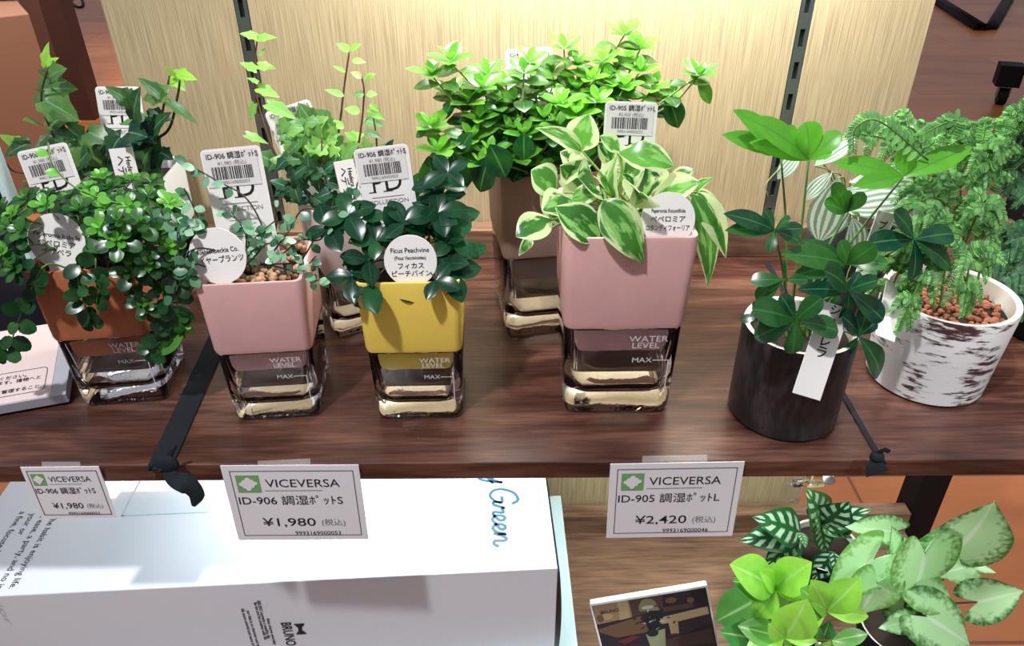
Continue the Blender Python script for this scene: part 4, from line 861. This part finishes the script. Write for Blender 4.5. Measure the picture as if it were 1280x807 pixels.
# writing on the top face: local x right, y back
def strokes(mb, st, x0, y0, sc, wd, z, mi=0):
    for s_ in st:
        # text x axis runs towards the front (-y), text y axis runs to the right (+x)
        pp = spline([Vector((x0+v*sc, y0-u*sc, z)) for u, v in s_], 7); N = len(pp); o = len(mb.v)
        for i, p_ in enumerate(pp):
            t = (pp[min(i+1, N-1)]-pp[max(i-1, 0)]); t.normalize(); n = Vector((-t.y, t.x, 0))
            mb.v += [tuple(p_+n*wd), tuple(p_-n*wd)]
        for i in range(N-1): mb.f.append((o+2*i, o+2*i+1, o+2*i+3, o+2*i+2)); mb.mi.append(mi)
ST = [ # By
 [(0,1),(.02,.5),(-.05,0)],[(-.15,.85),(.2,1.08),(.45,.9),(.35,.62),(.05,.52)],[(.05,.52),(.42,.5),(.45,.2),(.2,-.02),(-.12,.06)],
 [(.62,.5),(.62,.2),(.8,.05),(.98,.3),(1.05,.5)],[(1.05,.5),(.98,.05),(.8,-.45),(.62,-.42),(.7,-.15),(1.1,.1)],
 # Green
 [(2.3,.82),(2.1,1.08),(1.7,.95),(1.45,.5),(1.5,.1),(1.8,-.05),(2.1,.15),(2.2,.42),(1.85,.42)],[(2.2,.42),(2.15,.1),(2.3,.05)],
 [(2.3,.05),(2.5,.5),(2.52,.4),(2.75,.45),(2.7,.1),(2.82,.02)],[(2.82,.02),(3.15,.28),(3.12,.48),(2.95,.45),(2.9,.15),(3.1,0),(3.3,.1)],
 [(3.3,.1),(3.62,.3),(3.6,.48),(3.42,.45),(3.36,.15),(3.55,0),(3.75,.1)],[(3.75,.1),(3.9,.5),(3.85,.02)],[(3.87,.2),(4.1,.5),(4.22,.42),(4.2,.08),(4.35,.02),(4.5,.2)]]
t = MB(); t.m('blue_ink')
o0 = r; R3 = Matrix.Rotation(-math.atan2(ex.y, ex.x), 3, 'Z')
def on_top(px_, py_): v = R3 @ (P(px_, py_, z=zt)-Vector((FR.x, FR.y, zt))); return v
g1 = on_top(622, 683); g0 = on_top(606, 613)
sc_ = (g0-g1).length/3.05
strokes(t, ST, g1.x-.15*sc_, g1.y+4.5*sc_, sc_, .0019, hb+.0004)
t.build('script_lettering', 'blue_ink', CB)
t = MB(); t.m('ink'); t.m('faint_ink')
a0 = on_top(62, 650)
for i, s_ in enumerate(('The habit is enjoying life.', 'at ease, a party, and no interior', 'your or', 'a fine, focused.')):
    text_into(t, s_, a0.x-.0135*i, a0.y+(.008, .012, .012, .016)[i], .0105, 0, rot=-pi/2-.0, z=hb+.0004)
t.build('text_block', None, CB); t = MB(); t.m('ink'); t.m('faint_ink'); a1 = on_top(566, 604)
for i, s_ in enumerate(('観葉植物', 'ライト付')): text_into(t, s_, a1.x-.015*i, a1.y, .011, 1, rot=-pi/2, z=hb+.0004)
t.build('top_printing', None, CB)
rect_ = MB(); rect_.m('pale_blue_card'); c_ = on_top(152, 645); d_ = on_top(166, 600)
rect_.add([(c_.x, c_.y, hb+.0004), (c_.x+.1, c_.y, hb+.0004), (c_.x+.1, c_.y+.0018, hb+.0004), (c_.x, c_.y+.0018, hb+.0004), (c_.x+.0018, c_.y, hb+.0004), (c_.x+.0018, c_.y+.14, hb+.0004), (c_.x, c_.y+.14, hb+.0004)], [(0, 1, 2, 3), (0, 4, 5, 6)], 0)
rect_.build('fold_line', None, CB)
# writing on the front face: local x right, z up, facing -y
def front_pt(px_, py_):
    nrm = Vector((ex.y, -ex.x, 0)); d = fwd + right*((px_-CX)/F_PX) - up*((py_-CY)/F_PX); k = (FR-CAM).dot(nrm)/d.dot(nrm); w = CAM+d*k-Vector((FR.x, FR.y, base_z)); return R3 @ w
t = MB(); t.m('ink'); g = front_pt(351, 777); sz = .0125
text_into(t, 'BRUNO', g.x, g.z, sz*1.25, 0, rot=-pi/2+.0, sx=.78, bold=.0003)
k0 = front_pt(373, 779); bt = []
for u, v in ((-.5,.55),(-.36,.5),(-.12,.22),(.12,.22),(.36,.5),(.5,.55),(.5,-.45),(.36,-.35),(.12,-.12),(-.12,-.12),(-.36,-.35),(-.5,-.45)): bt.append((k0.x+.012*v, k0.z-.009-.019*u, .0003))
t.add(bt, [(0,1,10,11),(1,2,9,10),(2,3,8,9),(3,4,7,8),(4,5,6,7)], 0)
for i, s_ in enumerate(('Ideas change everyday', 'BRUNO suggests a wealthy life', 'Be fun and be creative with life', 'our idea is so charming and makes', 'life more colorful and more bright')):
    q0 = front_pt(333-[0, 12, 16, 25, 32][i], [772, 750, 752, 762, 760][i]); text_into(t, s_, q0.x, q0.z, .0052, 0, rot=-pi/2, bold=.0001)
t.v = [(x, -.0005, y) for x, y, z in t.v]; t.build('front_printing', None, CB)
# pale board under the carton
pr_ = P(701,619.7,z=base_z-.002); pf_ = P(722,807,z=base_z-.002); dr = (pr_-pf_).normalized(); an = math.atan2(-dr.x, dr.y)
r = empty('pale_carton', (pr_.x, pr_.y, ZL+.0003), an); tag(r, 'flat pale blue carton under the large white one', 'box')
q = MB(); q.box((-.60, -.34, 0), (0, 0, base_z-ZL-.001)); q.build('carton_body', 'pale_blue_card', r, bevel=.001)
q = MB(); q.box((-.02, -.16, .01), (.0006, -.12, .03)); q.build('carton_tab', 'pale_blue_card', r)
# ------------------------------------------------------------------ picture board
mat('pic_dark', (.022, .022, .032), .35); mat('pic_brown', (.13, .075, .045), .35); mat('pic_beige', (.36, .27, .16), .35); mat('pic_tan', (.27, .18, .10), .35)
mat('pic_olive', (.20, .19, .11), .35); mat('pic_pale', (.40, .40, .36), .35); mat('pic_red', (.12, .025, .03), .35); mat('pic_leaf', (.012, .025, .022), .35); mat('pic_pot', (.26, .29, .17), .35); mat('pic_mid', (.07, .045, .045), .35)
Yp = .63; TLp = P(737,755,Y=Yp); TRp = P(884,731,Y=Yp+.0); ex = TRp-TLp; w = ex.length
m = frame_px((TLp+TRp)/2, ex, Vector((0, -.22, -1))); h = w*.87
r = empty('picture_board'); r.matrix_world = m; tag(r, 'small white-edged board printed with a dark photo of a plant and lamp', 'picture board')
q = MB(); rounded_card(q, w, h, .002, .009, 0, 0, -h/2); q.build('board', 'card_gloss', r)
q = MB()
def poly(pts, mn, z): 
    mi = q.m(mn); q.add([(-w/2+x*w, -y*w, z) for x, y in pts], [tuple(reversed(range(len(pts))))], mi)
def ell(cx, cy, a, b_, mn, z, a0=0, a1=2*pi, n=18):
    poly([(cx+a*cos(a0+(a1-a0)*i/n), cy+b_*sin(a0+(a1-a0)*i/n)) for i in range(n)], mn, z)
poly([(.015,.02),(.985,.02),(.985,.72),(.015,.72)], 'pic_dark', .0003)
poly([(.02,.02),(.33,.02),(.33,.20),(.02,.22)], 'pic_tan', .0005); poly([(.23,.02),(.32,.02),(.31,.20),(.22,.21)], 'pic_beige', .0007)
ell(.12,.15,.05,.035,'pic_beige',.0008); ell(.06,.16,.03,.04,'pic_brown',.0008)
poly([(.33,.02),(.62,.02),(.60,.16),(.33,.20)], 'pic_mid', .0005); ell(.68,.09,.05,.03,'pic_brown',.0005); ell(.84,.12,.03,.03,'pic_brown',.0005); poly([(.6,.15),(.85,.15),(.85,.2),(.6,.2)], 'pic_mid', .0005)
poly([(.02,.27),(.40,.20),(.45,.38),(.16,.39),(.02,.30)], 'pic_brown', .0006); poly([(.56,.25),(.97,.21),(.97,.29),(.70,.32),(.69,.45),(.62,.45),(.62,.32),(.55,.32)], 'pic_beige', .0007)
poly([(.50,.50),(.97,.44),(.97,.60),(.50,.58)], 'pic_mid', .0005); ell(.64,.45,.05,.012,'pic_red',.0008); poly([(.15,.43),(.30,.39),(.36,.42),(.22,.47)], 'pic_red', .0008)
ell(.48,.13,.08,.10,'pic_olive',.0009,pi,2*pi); poly([(.40,.13),(.56,.13),(.57,.17),(.40,.15)], 'pic_olive', .001); ell(.475,.12,.055,.018,'pic_pale',.0012)
rr_ = random.Random(2)
for i in range(60):
    an = rr_.uniform(0, 6.28); cx, cy = .48+rr_.gauss(0, .065), .27+rr_.gauss(0, .055); c_, s_ = cos(an)*.022, sin(an)*.022
    poly([(cx-c_, cy-s_), (cx-s_*.35, cy+c_*.35), (cx+c_, cy+s_), (cx+s_*.35, cy-c_*.35)], 'pic_leaf' if i % 7 else 'pic_pale', .0012+i*.00001)
poly([(.41,.40),(.58,.37),(.55,.60),(.43,.60)], 'pic_pot', .0010); ell(.47,.39,.05,.04,'pic_leaf',.0019)
text_into(q, 'BRUNO', -w/2+.07*w, -.115*w, .05*w, q.m('ink'), z=.0012, sx=.95)
q.build('printed_photo', None, r)
# ------------------------------------------------------------------ leaflet box and black display at the left
zb = .014; c1 = P(82,492,z=zb); c2 = P(-70,519,z=zb); c3 = P(36,415,z=zb+.016)
ex = c1-c2; dn = c1-c3; m = frame_px(c1, ex, dn); r = empty('printed_leaflet'); r.matrix_world = m; w = ex.length; h = (c1-c3).length
tag(r, 'pinkish white leaflet board with Japanese instructions lying at the left edge', 'leaflet')
q = MB(); q.box((-w, 0, -.011), (0, h, 0)); q.build('board', 'grey_paper', r, bevel=.0006)
q = MB(); q.box((-w, .001, .0), (-.013, h-.001, .0005)); q.build('paper', 'pink_paper', r)
q = MB(); q.m('ink'); q.m('grey_ink'); x1 = -.019; yb, yt = .010, .042
for k_ in range(2): pass
outl = [(x1-.0025, yb), (x1, yb+.0025), (x1, yt-.0025), (x1-.0025, yt)]
pts = [(-w, yb)]+[(x1-.004, yb), (x1-.001, yb+.001), (x1, yb+.004), (x1, yt-.004), (x1-.001, yt-.001), (x1-.004, yt)]+[(-w, yt)]
for i in range(len(pts)-1):
    a, b_ = Vector(pts[i]), Vector(pts[i+1]); d = (b_-a).normalized(); n = Vector((-d.y, d.x))*.0003
    q.add([(*(a+n), .0008), (*(a-n), .0008), (*(b_-n), .0008), (*(b_+n), .0008)], [(0, 1, 2, 3)], 0)
for i, s_ in enumerate(('水を入れてください。', '土に潅水されています。植物へと', '', 'により清潔に管理すること')):
    if s_: text_into(q, s_, x1-.004-(.010 if i == 0 else 0), yt-.009-.0062*i, .0054, 0, 'RIGHT', z=.0009, bold=.00005)
q.build('printing', None, r)
r = empty('display_board', (-.548, .69, 0), rad(8)); tag(r, 'black upright board with a pale blue edge at the far left', 'display board')
q = MB(); q.box((-.07, 0, .001), (.054, .02, .196)); q.build('panel', 'dark_board', r)
q = MB(); q.box((.054, -.001, .001), (.0585, .021, .198)); q.build('edge_strip', 'pale_blue_card', r, bevel=.0005)
# ------------------------------------------------------------------ clear clip under the shelf
r = empty('plastic_clip', P(1005,603,Y=.56)); tag(r, 'clear plastic sign clip with a white button below the shelf edge', 'clip')
c = P(1012,604,Y=.56); q = MB(); os_ = []
q = MB(); q.tube([P(992,604,Y=.56), P(1030,604,Y=.56)], .004, 12); os_.append(q.build('arm', 'clear_plastic', r, smooth=True))
q = MB(); d_ = [P(977,604,Y=.562), P(1004,605,Y=.562), P(1001,622,Y=.558), P(988,626,Y=.557), P(975,621,Y=.558)]
q.loops([[tuple(v) for v in d_], [tuple(v-Vector((0, .0012, 0))) for v in d_]]); os_.append(q.build('holder', 'clear_plastic', r))
q = MB(); q.tube([P(1036,598,Y=.56)-Vector((0, .004, 0)), P(1036,598,Y=.56)+Vector((0, .002, 0))], .0052, 16); os_.append(q.build('button', 'white_plastic', r, smooth=True))
q = MB(); q.tube([Vector((c.x, .56, -.0188)), c], .002, 8); os_.append(q.build('peg', 'clear_plastic', r, smooth=True)); local(r, *os_)
# ------------------------------------------------------------------ things beyond the shelf
FZ = -.85
# left: brown post, cardboard box, scraps, cable
r = empty('wooden_post', P(105,150,z=FZ)); tag(r, 'dark brown wooden post standing on the floor at the upper left', 'post')
q = MB(); q.box((-.04, -.005, 0), (.063, .12, 1.9)); q.build('post_side', 'post_shaded', r); q = MB(); q.box((-.14, -.006, 0), (-.04, .12, 1.9)); q.build('post_face', 'post_lit', r)  # lit and shaded tones of the post painted as two browns
Yc = 3.1; a = P(36,17,Y=Yc); r = empty('cardboard_box', (a.x, Yc, FZ), rad(35)); tag(r, 'plain brown cardboard box behind the ivy at the upper left', 'box')
q = MB(); q.box((-.9, 0, 0), (0, .45, a.z-FZ)); q.build('box_body', 'cardboard', r, bevel=.004)
a = P(12,8,Y=3.4); rn = random.Random(8); q = MB(); r = empty('crumpled_paper', (a.x, 3.4, a.z+.12)); tag(r, 'crumpled dull brown wrapping on top of the cardboard box', 'wrapping paper')
L = []
for j in range(1, 8):
    an = -pi/2+pi*j/8; L.append([((.13*cos(an)*cos(2*pi*i/14))*rn.uniform(.8, 1.15), .08*cos(an)*sin(2*pi*i/14)*rn.uniform(.8, 1.2), .07*sin(an)*rn.uniform(.8, 1.2)) for i in range(14)])
mat('wrapping', (.12, .08, .075), .8); q.loops(L); q.build('wrap', 'wrapping', r)
q = MB(); q.tube(spline([P(75,-10,z=FZ+.006), P(95,8,z=FZ+.006), P(104,6,z=FZ+.006), P(98,-6,z=FZ+.006)]+[P(84,6,z=FZ+.006), P(80,16,z=FZ+.006), P(90,21,z=FZ+.006), P(90,12,z=FZ+.006), P(78,8,z=FZ+.006)]), .012, 6)
tag(q.build('cable', 'black_metal', smooth=True), 'looped dark cable on the floor at the upper left', 'cable')
# right: trolley with castors
a = P(1249,130,z=FZ); r = empty('trolley', (a.x, a.y, FZ)); tag(r, 'black wheeled trolley frame on the dark floor at the upper right', 'trolley')
def castor(x, y):
    q = MB(); q.tube([(x-.022, y, .045), (x+.022, y, .045)], .045, 20); w_ = q.build('castor_wheel', 'black_metal', r, smooth=True, auto=40)
    q = MB(); q.box((x-.032, y-.02, .04), (x-.026, y+.02, .10)); q.box((x+.026, y-.02, .04), (x+.032, y+.02, .10)); q.box((x-.032, y-.02, .095), (x+.032, y+.02, .105)); q.build('castor_fork', 'aluminium', r)
r.rotation_euler = (0, 0, rad(-20)); castor(0, 0); castor(.75, 0); castor(.75, .5)
q = MB(); q.box((-.06, -.05, .105), (.06, .06, .22)); q.box((.06, -.02, .17), (.80, .03, .21)); q.box((.72, .0, .17), (.78, .55, .21)); q.build('base_frame', 'black_metal', r, bevel=.004)
q = MB(); q.tube([P(1170,0,z=FZ+.02), P(1225,35,z=FZ+.02), P(1240,33,z=FZ+.02), P(1262,-4,z=FZ+.02)], .045, 8)
tag(q.build('floor_tube', 'black_metal', smooth=True), 'bent dark tube frame lying on the floor at the top right', 'tube frame')
